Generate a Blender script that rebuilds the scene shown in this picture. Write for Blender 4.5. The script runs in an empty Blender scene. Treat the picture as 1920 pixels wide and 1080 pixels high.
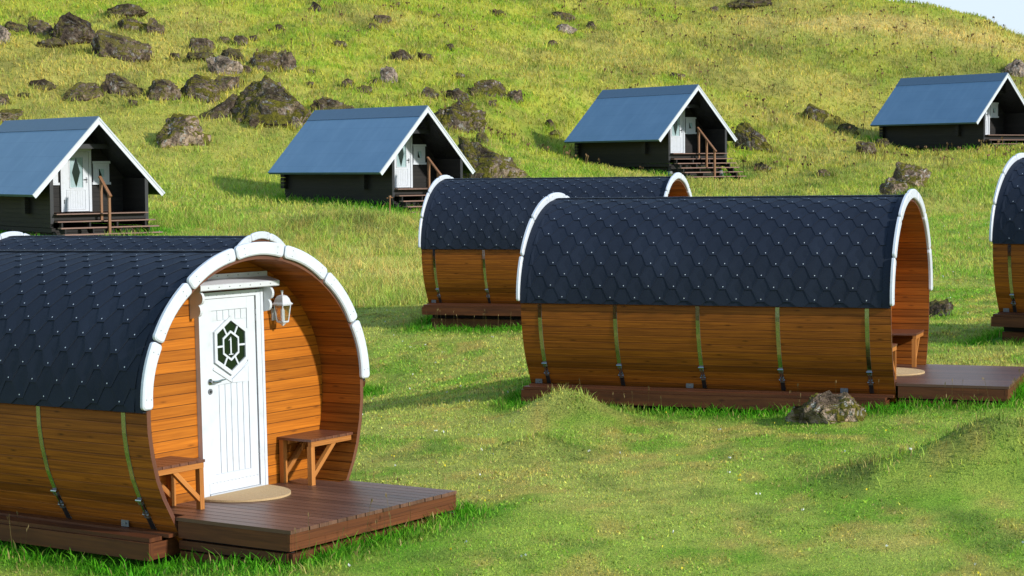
import bpy, math, random
import numpy as np
from mathutils import Matrix, Vector, Euler

random.seed(7)
rng = np.random.default_rng(7)
R = math.radians
CZ = 3.4                      # camera height above the datum
F_PX, PITCH, ROLL = 3411.3, 0.0677, -0.0075   # focal length in px of a 1920 wide frame

sc = bpy.context.scene
COL = sc.collection

# ------------------------------------------------------------------ materials
def newmat(name):
    m = bpy.data.materials.new(name); m.use_nodes = True
    nt = m.node_tree; nt.nodes.clear()
    out = nt.nodes.new('ShaderNodeOutputMaterial')
    return m, nt, out

class G:
    """little node graph helper"""
    def __init__(s, nt): s.nt = nt
    def n(s, typ, ins=None, **kw):
        nd = s.nt.nodes.new(typ)
        for k, v in kw.items(): setattr(nd, k, v)
        for k, v in (ins or {}).items(): s.set(nd, k, v)
        return nd
    def set(s, nd, k, v):
        sock = nd.inputs[k]
        if isinstance(v, bpy.types.NodeSocket): s.nt.links.new(v, sock)
        else: sock.default_value = v
    def math(s, op, a, b=0.0, c=0.0):
        nd = s.n('ShaderNodeMath', operation=op)
        s.set(nd, 0, a); s.set(nd, 1, b)
        if op in ('MULTIPLY_ADD', 'COMPARE', 'SMOOTH_MIN'): s.set(nd, 2, c)
        return nd.outputs[0]
    def mix(s, f, a, b, typ='MIX'):
        nd = s.n('ShaderNodeMix', data_type='RGBA', blend_type=typ)
        s.set(nd, 0, f); s.set(nd, 6, a); s.set(nd, 7, b)
        return nd.outputs[2]
    def noise(s, vec, scale, detail=3.0, rough=0.55, dims='3D', dist=0.0):
        nd = s.n('ShaderNodeTexNoise', noise_dimensions=dims)
        if vec is not None: s.set(nd, 'Vector', vec)
        s.set(nd, 'Scale', scale); s.set(nd, 'Detail', detail); s.set(nd, 'Roughness', rough); s.set(nd, 'Distortion', dist)
        return nd.outputs['Fac']
    def ramp(s, f, lo, hi):
        nd = s.n('ShaderNodeMapRange', {0: f, 1: lo, 2: hi, 3: 0.0, 4: 1.0}, clamp=True)
        return nd.outputs[0]
    def bump(s, h, strength, dist=0.01):
        nd = s.n('ShaderNodeBump', {'Height': h, 'Strength': strength, 'Distance': dist})
        return nd.outputs[0]
    def coord(s, o='Object'): return s.n('ShaderNodeTexCoord').outputs[o]
    def comb(s, x, y, z):
        nd = s.n('ShaderNodeCombineXYZ'); s.set(nd, 0, x); s.set(nd, 1, y); s.set(nd, 2, z); return nd.outputs[0]
    def sep(s, v):
        nd = s.n('ShaderNodeSeparateXYZ', {0: v}); return nd.outputs

def rgba(c): return (c[0], c[1], c[2], 1.0)

def wood(name, light, dark, groove, rough=0.5, spec=0.5, var=0.35, knots=0.8, groove_w=0.05, coat=0.0, joint=.85):
    m, nt, out = newmat(name); g = G(nt)
    uv = g.sep(g.coord('UV'))
    idx = g.math('FLOOR', uv[1]); fr = g.math('FRACT', uv[1])
    wn = g.n('ShaderNodeTexWhiteNoise', noise_dimensions='1D'); g.set(wn, 'W', idx)
    rnd = wn.outputs['Value']
    u = g.math('MULTIPLY_ADD', rnd, 17.3, uv[0])
    gv = g.comb(g.math('MULTIPLY', u, 1.3), g.math('MULTIPLY', uv[1], 5.0), g.math('MULTIPLY', rnd, 31.0))
    grain = g.noise(gv, 1.0, 5.0, 0.6, dist=0.6)
    blot = g.noise(g.comb(g.math('MULTIPLY', u, 2.2), g.math('MULTIPLY', uv[1], 1.1), rnd), 1.0, 2.0)
    vo = g.n('ShaderNodeTexVoronoi', voronoi_dimensions='2D'); g.set(vo, 'Scale', 1.0)
    g.set(vo, 'Vector', g.comb(g.math('MULTIPLY', u, 2.3), g.math('MULTIPLY', uv[1], 0.93), 0.0))
    kr = g.ramp(g.sep(vo.outputs['Color'])[0], .35, 1.0)
    knot = g.math('MULTIPLY', g.math('SUBTRACT', 1.0, g.ramp(vo.outputs['Distance'], 0.02, 0.13)), kr)
    c = g.mix(g.ramp(grain, 0.36, 0.66), rgba(light), rgba(dark))
    c = g.mix(g.math('MULTIPLY', g.ramp(blot, 0.5, 0.75), 0.45), c, rgba(dark))
    c = g.mix(g.math('MULTIPLY', knot, knots), c, rgba([x * 0.3 for x in dark]))
    val = g.math('MULTIPLY_ADD', rnd, var * 2, 1.0 - var)
    hsv = g.n('ShaderNodeHueSaturation', {'Color': c, 'Value': val}); c = hsv.outputs[0]
    edge = g.math('MINIMUM', fr, g.math('SUBTRACT', 1.0, fr))
    gm = g.math('SUBTRACT', 1.0, g.ramp(edge, groove_w * 0.4, groove_w))
    c = g.mix(g.math('MULTIPLY', gm, joint), c, rgba(groove))
    h = g.math('MULTIPLY_ADD', gm, -1.0, g.math('MULTIPLY', grain, 0.15))
    p = g.n('ShaderNodeBsdfPrincipled', {'Base Color': c, 'Roughness': rough, 'Specular IOR Level': spec,
                                         'Normal': g.bump(h, 0.5, 0.006)})
    if coat: p.inputs['Coat Weight'].default_value = coat; p.inputs['Coat Roughness'].default_value = 0.35
    nt.links.new(p.outputs[0], out.inputs[0]); return m

def plain(name, col, rough=0.5, metal=0.0, spec=0.5, var=0.15, scale=6.0, bump=0.0, bscale=60.0, dirt=None, dirt_amt=0.0):
    m, nt, out = newmat(name); g = G(nt)
    co = g.coord('Object')
    n1 = g.noise(co, scale, 4.0)
    c = g.mix(n1, rgba([x * (1 - var) for x in col]), rgba([min(1, x * (1 + var)) for x in col]))
    if dirt is not None:
        c = g.mix(g.math('MULTIPLY', g.ramp(g.noise(co, scale * 1.7, 5.0), 0.52, 0.75), dirt_amt), c, rgba(dirt))
    p = g.n('ShaderNodeBsdfPrincipled', {'Base Color': c, 'Roughness': rough, 'Metallic': metal, 'Specular IOR Level': spec})
    if bump: g.set(p, 'Normal', g.bump(g.noise(co, bscale, 3.0), bump, 0.01))
    nt.links.new(p.outputs[0], out.inputs[0]); return m

MAT = {}
MAT['stave'] = wood('stained_staves', (.375, .112, .0105), (.185, .052, .006), (.075, .020, .003), rough=.58, spec=.22, var=.26, knots=.9, joint=.42)
MAT['planks'] = wood('stained_planks', (.47, .145, .010), (.30, .084, .005), (.05, .012, .002), rough=.58, spec=.22, var=.3, groove_w=.045, knots=.8)
MAT['bench'] = wood('bench_wood', (.50, .20, .045), (.36, .125, .025), (.1, .03, .01), rough=.6, spec=.25, var=.15)
MAT['seat'] = wood('bench_seat_wood', (.165, .062, .033), (.105, .037, .020), (.02, .01, .01), rough=.38, var=.15)
MAT['deck'] = wood('deck_boards', (.150, .070, .043), (.095, .042, .026), (.018, .009, .008), rough=.42, var=.28, knots=.4, groove_w=.045)
MAT['fascia'] = wood('brown_fascia', (.135, .042, .012), (.07, .021, .007), (.02, .008, .004), rough=.55, spec=.3, var=.3)
MAT['black'] = wood('black_logs', (.019, .016, .0135), (.009, .0082, .0075), (.003, .003, .003), rough=.62, spec=.3, var=.25, knots=.3, groove_w=.07)
MAT['step'] = wood('step_boards', (.25, .14, .10), (.17, .09, .065), (.05, .02, .02), rough=.55, var=.15)
MAT['rail'] = wood('handrail_wood', (.26, .12, .048), (.18, .075, .028), (.05, .02, .02), rough=.55, var=.1)
MAT['white'] = plain('white_paint', (.60, .625, .665), rough=.42, var=.04, scale=5, bump=.06, bscale=30, dirt=(.42, .42, .40), dirt_amt=.35)
MAT['greywhite'] = plain('grey_paint', (.52, .54, .56), rough=.5, var=.06)
MAT['screw'] = plain('screw_head', (.25, .25, .26), rough=.4, metal=.6)
MAT['steel'] = plain('bright_steel', (.40, .41, .41), rough=.16, metal=1.0, var=.05)
MAT['dullsteel'] = plain('dull_steel', (.22, .23, .25), rough=.5, metal=.8, var=.2)
MAT['darkmetal'] = plain('dark_metal', (.05, .05, .055), rough=.4, metal=.7)
MAT['nail'] = plain('nail_head', (.72, .74, .77), rough=.35)
MAT['concrete'] = plain('concrete', (.22, .22, .23), rough=.9, var=.3, bump=.3)
MAT['coir'] = plain('coir_mat', (.50, .34, .17), rough=.95, var=.25, scale=60, bump=.5, bscale=160)
MAT['curtain'] = plain('curtain_cloth', (.40, .52, .53), rough=.9, var=.1, scale=14)
MAT['bulb'] = plain('bulb_white', (.85, .85, .84), rough=.3)
MAT['soffit'] = plain('dark_soffit', (.012, .0125, .015), rough=.5, var=.2)
MAT['gap_shade'] = plain('dark_shadow_gap', (.012, .011, .010), rough=.9)  # near-black filler: painted shade in the gaps behind boards and under floors

def mk_shingle(name, col):
    m, nt, out = newmat(name); g = G(nt)
    co = g.coord('Object')
    fine = g.noise(co, 160.0, 2.0, 0.7)
    big = g.noise(co, 1.6, 3.0)
    c = g.mix(fine, rgba([x * .6 for x in col]), rgba([x * 1.45 for x in col]))
    c = g.mix(g.math('MULTIPLY', g.ramp(big, .45, .75), .35), c, rgba([x * 1.7 + .004 for x in col]))
    oi = g.n('ShaderNodeAttribute', attribute_name='tile')
    v = g.math('MULTIPLY_ADD', oi.outputs['Fac'], .24, .88)
    c = g.n('ShaderNodeHueSaturation', {'Color': c, 'Value': v}).outputs[0]
    p = g.n('ShaderNodeBsdfPrincipled', {'Base Color': c, 'Roughness': .72, 'Specular IOR Level': .22,
                                         'Normal': g.bump(fine, .3, .004)})
    nt.links.new(p.outputs[0], out.inputs[0]); return m
MAT['shingle'] = mk_shingle('bitumen_shingle', (.0125, .0175, .0295))
MAT['shingle_edge'] = plain('shingle_edge', (.006, .008, .013), rough=.9)

def mk_blueroof():
    m, nt, out = newmat('blue_roofing_felt'); g = G(nt)
    uv = g.coord('UV'); s = g.sep(uv)
    fr = g.math('FRACT', g.math('MULTIPLY', s[1], 1 / .62))
    e = g.math('SUBTRACT', 1.0, g.ramp(g.math('ABSOLUTE', g.math('SUBTRACT', fr, .5)), 0.0, .03))
    n1 = g.noise(g.coord('Object'), 1.1, 4.0); n2 = g.noise(g.coord('Object'), 45.0, 2.0)
    streak = g.noise(g.comb(g.math('MULTIPLY', s[0], 3.0), g.math('MULTIPLY', s[1], .35), 0.0), 1.0, 3.0)
    c = g.mix(g.ramp(n1, .3, .7), rgba((.130, .235, .350)), rgba((.160, .272, .395)))
    c = g.mix(g.math('MULTIPLY', g.ramp(streak, .5, .8), .45), c, rgba((.21, .33, .45)))
    c = g.mix(g.math('MULTIPLY', n2, .12), c, rgba((.115, .21, .32)))
    c = g.mix(g.math('MULTIPLY', e, .3), c, rgba((.08, .15, .24)))
    p = g.n('ShaderNodeBsdfPrincipled', {'Base Color': c, 'Roughness': .5, 'Specular IOR Level': .4,
                                         'Normal': g.bump(g.math('ADD', e, g.math('MULTIPLY', n1, .4)), .15, .01)})
    nt.links.new(p.outputs[0], out.inputs[0]); return m
MAT['blueroof'] = mk_blueroof()
MAT['ridgecap'] = plain('ridge_cap_felt', (.095, .155, .22), rough=.5, var=.12)

def mk_glass(name, tint, refl):
    m, nt, out = newmat(name); g = G(nt)
    tr = g.n('ShaderNodeBsdfTransparent', {'Color': rgba(tint)})
    gl = g.n('ShaderNodeBsdfGlossy', {'Roughness': .03})
    mx = g.n('ShaderNodeMixShader', {0: refl, 1: tr.outputs[0], 2: gl.outputs[0]})
    nt.links.new(mx.outputs[0], out.inputs[0]); return m
MAT['lampglass'] = mk_glass('lamp_glass', (.85, .86, .86), .25)
m_, nt_, o_ = newmat('door_glass'); g_ = G(nt_)
p_ = g_.n('ShaderNodeBsdfPrincipled', {'Base Color': (.008, .018, .008, 1), 'Roughness': .05, 'Specular IOR Level': .4})
nt_.links.new(p_.outputs[0], o_.inputs[0]); MAT['glass'] = m_

def mk_rock(name, base, moss_amt, pale, mlo=.62):
    m, nt, out = newmat(name); g = G(nt)
    co = g.coord('Object'); geo = g.n('ShaderNodeNewGeometry')
    n1 = g.noise(co, 1.3, 6.0, .65); n2 = g.noise(co, 7.0, 5.0, .7); n3 = g.noise(co, 2.6, 4.0, .65)
    vo = g.n('ShaderNodeTexVoronoi', feature='DISTANCE_TO_EDGE', voronoi_dimensions='3D')
    g.set(vo, 'Vector', co); g.set(vo, 'Scale', 1.7)
    c = g.mix(g.ramp(n1, .38, .62), rgba([x * .25 for x in base]), rgba([x * 1.9 for x in base]))
    c = g.mix(g.math('MULTIPLY', g.ramp(n2, .45, .60), .85), c, rgba([x * .25 for x in base]))
    lich = g.math('MULTIPLY', g.ramp(g.noise(co, 4.3, 5.0, .75), .565, .605), pale)
    c = g.mix(lich, c, rgba((.42, .40, .38)))
    nz = g.sep(geo.outputs['Normal'])[2]
    mo = g.math('ADD', g.math('MULTIPLY', nz, .40), g.math('MULTIPLY', n3, 1.1))
    mm = g.math('MULTIPLY', g.ramp(mo, mlo, mlo + .12), moss_amt)
    mcol = g.mix(g.ramp(n2, .35, .65), rgba((.045, .040, .008)), rgba((.17, .145, .016)))
    c = g.mix(mm, c, mcol)
    h = g.math('ADD', g.math('MULTIPLY', n2, .7), g.math('ADD', g.math('MULTIPLY', mm, .4), n1))
    p = g.n('ShaderNodeBsdfPrincipled', {'Base Color': c, 'Roughness': .92, 'Specular IOR Level': .2, 'Normal': g.bump(h, .9, .12)})
    nt.links.new(p.outputs[0], out.inputs[0]); return m
MAT['rock'] = mk_rock('lava_rock', (.165, .115, .082), .8, .5)
MAT['rockmoss'] = mk_rock('mossy_rock', (.20, .145, .105), 1.0, .7, .56)
MAT['rocklichen'] = mk_rock('lichen_rock', (.32, .225, .165), 1.0, 1.0, .60)
MAT['rockpale'] = mk_rock('pale_rock', (.32, .24, .19), .35, .6)
MAT['rockdark'] = mk_rock('dark_rock', (.10, .070, .050), .7, .3)

def mk_vcol(name, translucent, rough=.7, ground=False):
    m, nt, out = newmat(name); g = G(nt)
    a = g.n('ShaderNodeAttribute', attribute_name='Col').outputs['Color']
    if ground:
        co = g.coord('Object')
        f1 = g.noise(co, 45.0, 4.0, .75); f2 = g.noise(co, 3.0, 4.0, .65); f3 = g.noise(co, 7.0, 5.0, .7)
        c = g.mix(g.ramp(f1, .36, .64), g.mix(1.0, a, (.55, .6, .55, 1), 'MULTIPLY'), g.mix(1.0, a, (1.35, 1.25, 1.1, 1), 'MULTIPLY'))
        c = g.mix(g.math('MULTIPLY', g.ramp(f2, .5, .75), .5), c, g.mix(1.0, a, (1.2, .95, .9, 1), 'MULTIPLY'))
        c = g.mix(g.math('MULTIPLY', g.ramp(f3, .55, .75), .55), c, g.mix(1.0, a, (.45, .55, .5, 1), 'MULTIPLY'))
        p = g.n('ShaderNodeBsdfPrincipled', {'Base Color': c, 'Roughness': .95, 'Specular IOR Level': .1,
                'Normal': g.bump(g.math('ADD', f1, g.math('MULTIPLY', f3, 1.5)), .8, .05)})
        nt.links.new(p.outputs[0], out.inputs[0]); return m
    d = g.n('ShaderNodeBsdfDiffuse', {'Color': a})
    t = g.n('ShaderNodeBsdfTranslucent', {'Color': g.mix(1.0, a, (1.05, 1.1, .7, 1), 'MULTIPLY')})
    mx = g.n('ShaderNodeMixShader', {0: translucent, 1: d.outputs[0], 2: t.outputs[0]})
    nt.links.new(mx.outputs[0], out.inputs[0]); return m
MAT['grass'] = mk_vcol('grass_blades', .38)
MAT['stalk'] = mk_vcol('dry_stalks', .15)
MAT['ground'] = mk_vcol('grassy_ground', 0, ground=True)

# ------------------------------------------------------------------ mesh builder
_bid = [0]
class MB:
    def __init__(s): s.v = []; s.f = []; s.uv = []; s.mi = []; s.mats = []; s.tile = []
    def mat(s, k):
        if k not in s.mats: s.mats.append(k)
        return s.mats.index(k)
    def face(s, pts, mat, uvs=None, tile=.5):
        b = len(s.v); s.v.extend([tuple(p) for p in pts]); s.f.append(list(range(b, b + len(pts))))
        s.uv.append(uvs if uvs else [(p[0] + p[1], .5) for p in pts]); s.mi.append(s.mat(mat)); s.tile.append(tile)
    def grid(s, P, mat, UV=None, close=False):
        """P: list of rows of points"""
        n, m = len(P), len(P[0])
        for i in range(n - 1):
            for j in range(m - 1):
                uv = [UV[i][j], UV[i + 1][j], UV[i + 1][j + 1], UV[i][j + 1]] if UV else None
                s.face([P[i][j], P[i + 1][j], P[i + 1][j + 1], P[i][j + 1]], mat, uv)
    def obox(s, o, ax, ay, az, mat, bev=0.0):
        """box from corner o with edge vectors; uv: u along longest edge, v = board id + position"""
        o = Vector(o); A = [Vector(ax), Vector(ay), Vector(az)]
        L = [a.length for a in A]; lo = max(range(3), key=lambda i: L[i])
        _bid[0] += 1; bid = _bid[0] % 997; u0 = random.random() * 9
        c = [o + A[0] * i + A[1] * j + A[2] * k for i in (0, 1) for j in (0, 1) for k in (0, 1)]
        idx = [(i, j, k) for i in (0, 1) for j in (0, 1) for k in (0, 1)]
        faces = [(0, 1, 3, 2), (4, 6, 7, 5), (0, 4, 5, 1), (2, 3, 7, 6), (0, 2, 6, 4), (1, 5, 7, 3)]
        det = A[0].cross(A[1]).dot(A[2])
        oth = [i for i in range(3) if i != lo]
        for f in faces:
            f = f if det > 0 else f[::-1]
            uvs = []
            # which other axis varies on this face
            for q in f:
                t = idx[q]
                vs = [t[i] for i in oth]
                va = [len({idx[r][i] for r in f}) > 1 for i in oth]
                vv = vs[0] if va[0] else vs[1]
                if va[0] and va[1]: uu = vs[1] * L[oth[1]] * .3
                else: uu = t[lo] * L[lo]
                uvs.append((u0 + uu, bid + .12 + .76 * vv))
            s.face([c[q] for q in f], mat, uvs)
    def box(s, x0, x1, y0, y1, z0, z1, mat):
        s.obox((x0, y0, z0), (x1 - x0, 0, 0), (0, y1 - y0, 0), (0, 0, z1 - z0), mat)
    def prism(s, poly, d, mat, bevel=0.0):
        """poly: 3D outline (ccw seen from +d side), extruded by vector d"""
        P = [Vector(p) for p in poly]; d = Vector(d); Q = [p + d for p in P]
        _bid[0] += 1; bid = _bid[0] % 997
        s.face(P[::-1], mat, [(p.x + p.z, bid + .5) for p in P[::-1]]); s.face(Q, mat, [(p.y + p.z, bid + .5) for p in Q])
        n = len(P)
        for i in range(n):
            j = (i + 1) % n
            s.face([P[i], P[j], Q[j], Q[i]], mat, [(0, bid + .3), ((P[i] - P[j]).length, bid + .3), ((P[i] - P[j]).length, bid + .6), (0, bid + .6)])
    def bar(s, a, b, w, t, mat, up=(0, 0, 1)):
        a, b = Vector(a), Vector(b); d = b - a; side = d.cross(Vector(up))
        if side.length < 1e-6: side = d.cross(Vector((1, 0, 0)))
        side.normalize(); nn = side.cross(d).normalized()
        s.obox(a - side * w / 2 - nn * t / 2, d, side * w, nn * t, mat)
    def cyl(s, a, b, r0, r1, mat, n=10, cap=True):
        a, b = Vector(a), Vector(b); d = (b - a).normalized()
        x = d.orthogonal().normalized(); y = d.cross(x)
        A = [a + (x * math.cos(t) + y * math.sin(t)) * r0 for t in [2 * math.pi * i / n for i in range(n)]]
        B = [b + (x * math.cos(t) + y * math.sin(t)) * r1 for t in [2 * math.pi * i / n for i in range(n)]]
        for i in range(n):
            j = (i + 1) % n; s.face([A[i], A[j], B[j], B[i]], mat)
        if cap: s.face(A[::-1], mat); s.face(B, mat)
    def mesh(s, name, smooth=False):
        me = bpy.data.meshes.new(name); me.from_pydata(s.v, [], s.f)
        for k in s.mats: me.materials.append(MAT[k])
        me.polygons.foreach_set('material_index', s.mi)
        ul = me.uv_layers.new(name='UVMap'); flat = [c for f in s.uv for p in f for c in p]
        ul.data.foreach_set('uv', flat)
        if any(t != .5 for t in s.tile):
            at = me.attributes.new('tile', 'FLOAT', 'FACE'); at.data.foreach_set('value', s.tile)
        if smooth:
            me.polygons.foreach_set('use_smooth', [True] * len(s.f))
        me.update(); return me

_cache = {}
def part(name, parent, mb_fn, key=None, label=None, loc=None, smooth=False, weld=False):
    """one mesh object under its thing; key: share the mesh between copies"""
    k = (name, key, mb_fn.__qualname__) if key is not None else None
    if k is not None and k in _cache: me = _cache[k]
    else:
        mb = mb_fn(); me = mb.mesh(name, smooth)
        if weld:
            import bmesh
            bm = bmesh.new(); bm.from_mesh(me); bmesh.ops.remove_doubles(bm, verts=bm.verts, dist=1e-5); bm.to_mesh(me); bm.free()
        if k is not None: _cache[k] = me
    o = bpy.data.objects.new(name, me); COL.objects.link(o)
    if parent is not None: o.parent = parent
    if loc: o.location = loc
    if label: o['label'] = label
    return o
def tag(o, label=None, cat=None, group=None, kind=None):
    if label: o['label'] = label
    if cat: o['category'] = cat
    if group: o['group'] = group
    if kind: o['kind'] = kind
    return o
def empty(name, loc, rot):
    o = bpy.data.objects.new(name, None); COL.objects.link(o)
    o.location = loc; o.rotation_euler = rot; o.empty_display_size = .3; return o

# ------------------------------------------------------------------ layout (metres, camera at the origin of x, y)
BARREL = {'A': (-2.1492, 15.7554, -2.8918, -.6153, -.0206, -.005), 'B': (4.8758, 21.9912, -2.5677, -.3838, -.0082, -.0022),
          'C': (-3.9031, 28.411, -3.2524, -.3492, -.0051, 0), 'D': (3.1076, 33.6629, -2.4066, -.3237, -.0046, .0157),
          'E': (11.669, 25.4119, -2.1113, -.5902, -.0012, -.0041)}
CABIN = {'1': (-12.3204, 54.5816, -.7745, -.8726, .002, -.001), '2': (-2.9007, 63.7027, -.2281, -.8212, .0004, -.001),
         '3': (7.8848, 76.8524, .9974, -.9602, .0004, .0023), '4': (23.0922, 85.0044, 1.7884, -.9478, .0011, .0012)}
def xf(t):
    return Matrix.Translation((t[0], t[1], t[2] + CZ)) @ Euler((t[5], t[4], t[3])).to_matrix().to_4x4()

# ------------------------------------------------------------------ terrain
ctrl = []
def gp(t, pts):
    M = xf(t)
    for p in pts:
        w = M @ Vector(p); ctrl.append((w.x, w.y, w.z))
gp(BARREL['A'], [(1.25, -1.1, -.29), (1.25, 1.1, -.21), (-.1, -1.4, -.44), (-2.4, -1.4, -.42), (-4.6, -1.4, -.40), (-4.6, 1.4, -.3), (0, 1.4, -.22)])
gp(BARREL['B'], [(-4.6, -1.4, -.40), (-3.4, -1.6, -.42), (-1.5, -1.5, -.37), (0, -1.3, -.27), (1.25, -1.1, -.19), (1.3, 1.1, -.15), (-4.6, 1.4, -.3)])
gp(BARREL['C'], [(1.2, -1.1, -.42), (1.2, 1.1, -.35), (-4.6, -1.4, -.5), (-4.6, 1.4, -.4)])
gp(BARREL['D'], [(1.2, -1.1, -.4), (1.2, 1.1, -.35), (-4.6, -1.4, -.6), (-4.6, 1.4, -.5)])
gp(BARREL['E'], [(1.2, -1.1, -.3), (1.2, 1.1, -.3), (-4.6, -1.4, -.58), (-4.6, 1.4, -.5)])
gp(CABIN['1'], [(0, -1.6, -1.36), (0, 1.6, -1.3), (-6.2, -1.6, -1.0), (-6.2, 1.6, -.85), (1.5, 0, -1.5)])
gp(CABIN['2'], [(0, -1.6, -1.28), (0, 1.6, -1.25), (-6.2, -1.6, -1.0), (-6.2, 1.6, -.75), (1.6, 0, -1.6)])
gp(CABIN['3'], [(0, -1.6, -1.42), (0, 1.6, -1.35), (-6.2, -1.6, -.95), (-6.2, 1.6, -.7), (1.9, 0, -1.68)])
gp(CABIN['4'], [(0, -1.6, -1.12), (0, 1.6, -1.0), (-6.2, -1.6, -.85), (-6.2, 1.6, -.6), (1.0, 0, -1.1)])
for (x, y, z) in [(0, 14.1, -3.2), (3.9, 14.1, -3.2), (-4, 13, -3.4), (0, 5, -3.45), (-12, 5, -3.6), (12, 5, -3.4), (0, -25, -4.2), (-40, -20, -4.5), (40, -20, -4),
                  (-18, 72, .3), (-18, 82, 3.6), (-18, 100, 9.2), (-18, 118, 14.2), (0, 78, .9), (0, 88, 3.5), (0, 104, 8.0), (0, 120, 12.3),
                  (12, 92, 2.6), (12, 105, 6.6), (12, 118, 10.3), (26, 100, 4.4), (26, 118, 10.9), (33, 118, 8.6), (33, 103, 4.6), (46, 118, 4.4),
                  (50, 90, 1.0), (50, 60, -1.0), (-50, 60, -.8), (-50, 118, 14.5), (40, 40, -1.8), (-40, 30, -2.9), (-42, 90, 6.5), (-20, 40, -3.0), (22, 45, -1.6)]:
    ctrl.append((x, y, z + CZ))
ctrl = np.array(ctrl)
def _U(r2): return np.where(r2 > 1e-12, .5 * r2 * np.log(np.maximum(r2, 1e-12)), 0)
_n = len(ctrl); _d2 = ((ctrl[:, None, :2] - ctrl[None, :, :2]) ** 2).sum(-1)
_A = np.zeros((_n + 3, _n + 3)); _A[:_n, :_n] = _U(_d2) + np.eye(_n) * .15
_A[:_n, _n] = 1; _A[:_n, _n + 1:] = ctrl[:, :2]; _A[_n, :_n] = 1; _A[_n + 1:, :_n] = ctrl[:, :2].T
_W = np.linalg.solve(_A, np.concatenate([ctrl[:, 2], [0, 0, 0]]))
def _hash(ix, iy, seed):
    h = (ix.astype(np.int64) * 374761393 + iy.astype(np.int64) * 668265263 + seed * 1442695041) & 0x7fffffff
    h = ((h ^ (h >> 13)) * 1274126177) & 0x7fffffff
    h = h ^ (h >> 16)
    return (h & 0xffff) / 65535.0
def vnoise(x, y, seed=0):
    ix, iy = np.floor(x), np.floor(y); fx, fy = x - ix, y - iy
    fx = fx * fx * (3 - 2 * fx); fy = fy * fy * (3 - 2 * fy)
    a, b = _hash(ix, iy, seed), _hash(ix + 1, iy, seed); c, d = _hash(ix, iy + 1, seed), _hash(ix + 1, iy + 1, seed)
    return (a * (1 - fx) + b * fx) * (1 - fy) + (c * (1 - fx) + d * fx) * fy
def fbm(x, y, seed=0, o=4):
    s = 0; a = .5; t = 0
    for i in range(o):
        s = s + a * vnoise(x * 2 ** i + 13.7 * i, y * 2 ** i + 7.1 * i, seed + i); t += a; a *= .55
    return s / t
MOUNDS = []     # x, y, rx, ry, h  (filled below from places seen in the photograph)
def terrain_base(x, y):
    x = np.asarray(x, float); y = np.asarray(y, float)
    xc, yc = np.clip(x, -62, 62), np.clip(y, -30, 135)
    sh = xc.shape; xf_, yf_ = xc.ravel(), yc.ravel(); z = np.zeros(xf_.size)
    for i in range(0, xf_.size, 20000):
        s = slice(i, i + 20000)
        d2 = (xf_[s, None] - ctrl[None, :, 0]) ** 2 + (yf_[s, None] - ctrl[None, :, 1]) ** 2
        z[s] = _U(d2) @ _W[:_n] + _W[_n] + _W[_n + 1] * xf_[s] + _W[_n + 2] * yf_[s]
    z = z.reshape(sh)
    far = CZ + 18.1 - .349 * np.clip(x, -30, 70) - .22 * (y - 118)
    k = .6
    h = np.clip(.5 + .5 * (far - z) / k, 0, 1)
    z = far * (1 - h) + z * h - k * h * (1 - h)
    return np.maximum(z, CZ - 9)
def terrain(x, y, detail=True):
    x = np.asarray(x, float); y = np.asarray(y, float)
    z = terrain_base(x, y)
    if detail:
        hill = np.clip((y - 55) / 30, 0, 1)
        z = z + (fbm(x * .5, y * .5, 3) - .5) * .10 + (fbm(x * 1.7, y * 1.7, 9, 3) - .5) * .05
        z = z + hill * ((fbm(x * .14, y * .14, 5) - .5) * 1.1 + (fbm(x * .45, y * .45, 6) - .5) * .5)
        mid = np.clip((y - 36) / 8, 0, 1) * (1 - hill)
        z = z + mid * (fbm(x * .28, y * .28, 15) - .5) * .45
    for (mx, my, rx, ry, h) in MOUNDS:
        z = z + h * np.exp(-((x - mx) / rx) ** 2 - ((y - my) / ry) ** 2)
    return z
_c, _s = math.cos(ROLL), math.sin(ROLL)
def ray(u, v):
    a, b = u - 960, v - 540
    a, b = _c * a + _s * b, -_s * a + _c * b
    x, zc, yc = a / F_PX, -b / F_PX, 1.0
    return np.array([x, yc * math.cos(PITCH) + zc * math.sin(PITCH), -yc * math.sin(PITCH) + zc * math.cos(PITCH)])
def ground_at(u, v, tmax=125):
    """where the ground seen at that place of the photograph lies"""
    d = ray(u, v); t = np.arange(11, tmax, .05)
    z = terrain(d[0] * t, d[1] * t); below = (CZ + d[2] * t) < z
    i = int(np.argmax(below)) if below.any() else len(t) - 1
    return float(d[0] * t[i]), float(d[1] * t[i]), float(z[i])
for (u, v, rx, ry, h) in [(1062, 788, .55, .36, .37), (1000, 852, .42, .3, .2), (1862, 890, .70, .50, .54), (1650, 895, .5, .35, .04), (690, 445, 2.2, 1.6, .55), (560, 430, 1.5, 1.2, .25),
                          (1715, 400, 2.0, 1.6, .75), (1555, 335, 1.6, 1.3, .45), (1428, 322, 1.3, 1.0, .4), (1525, 360, 1.6, 1.2, .3), (1640, 880, .5, .4, .07), (1330, 360, 1.5, 1.2, .2)]:
    x, y, z = ground_at(u, v); MOUNDS.append((x, y, rx, ry, h))

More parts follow.
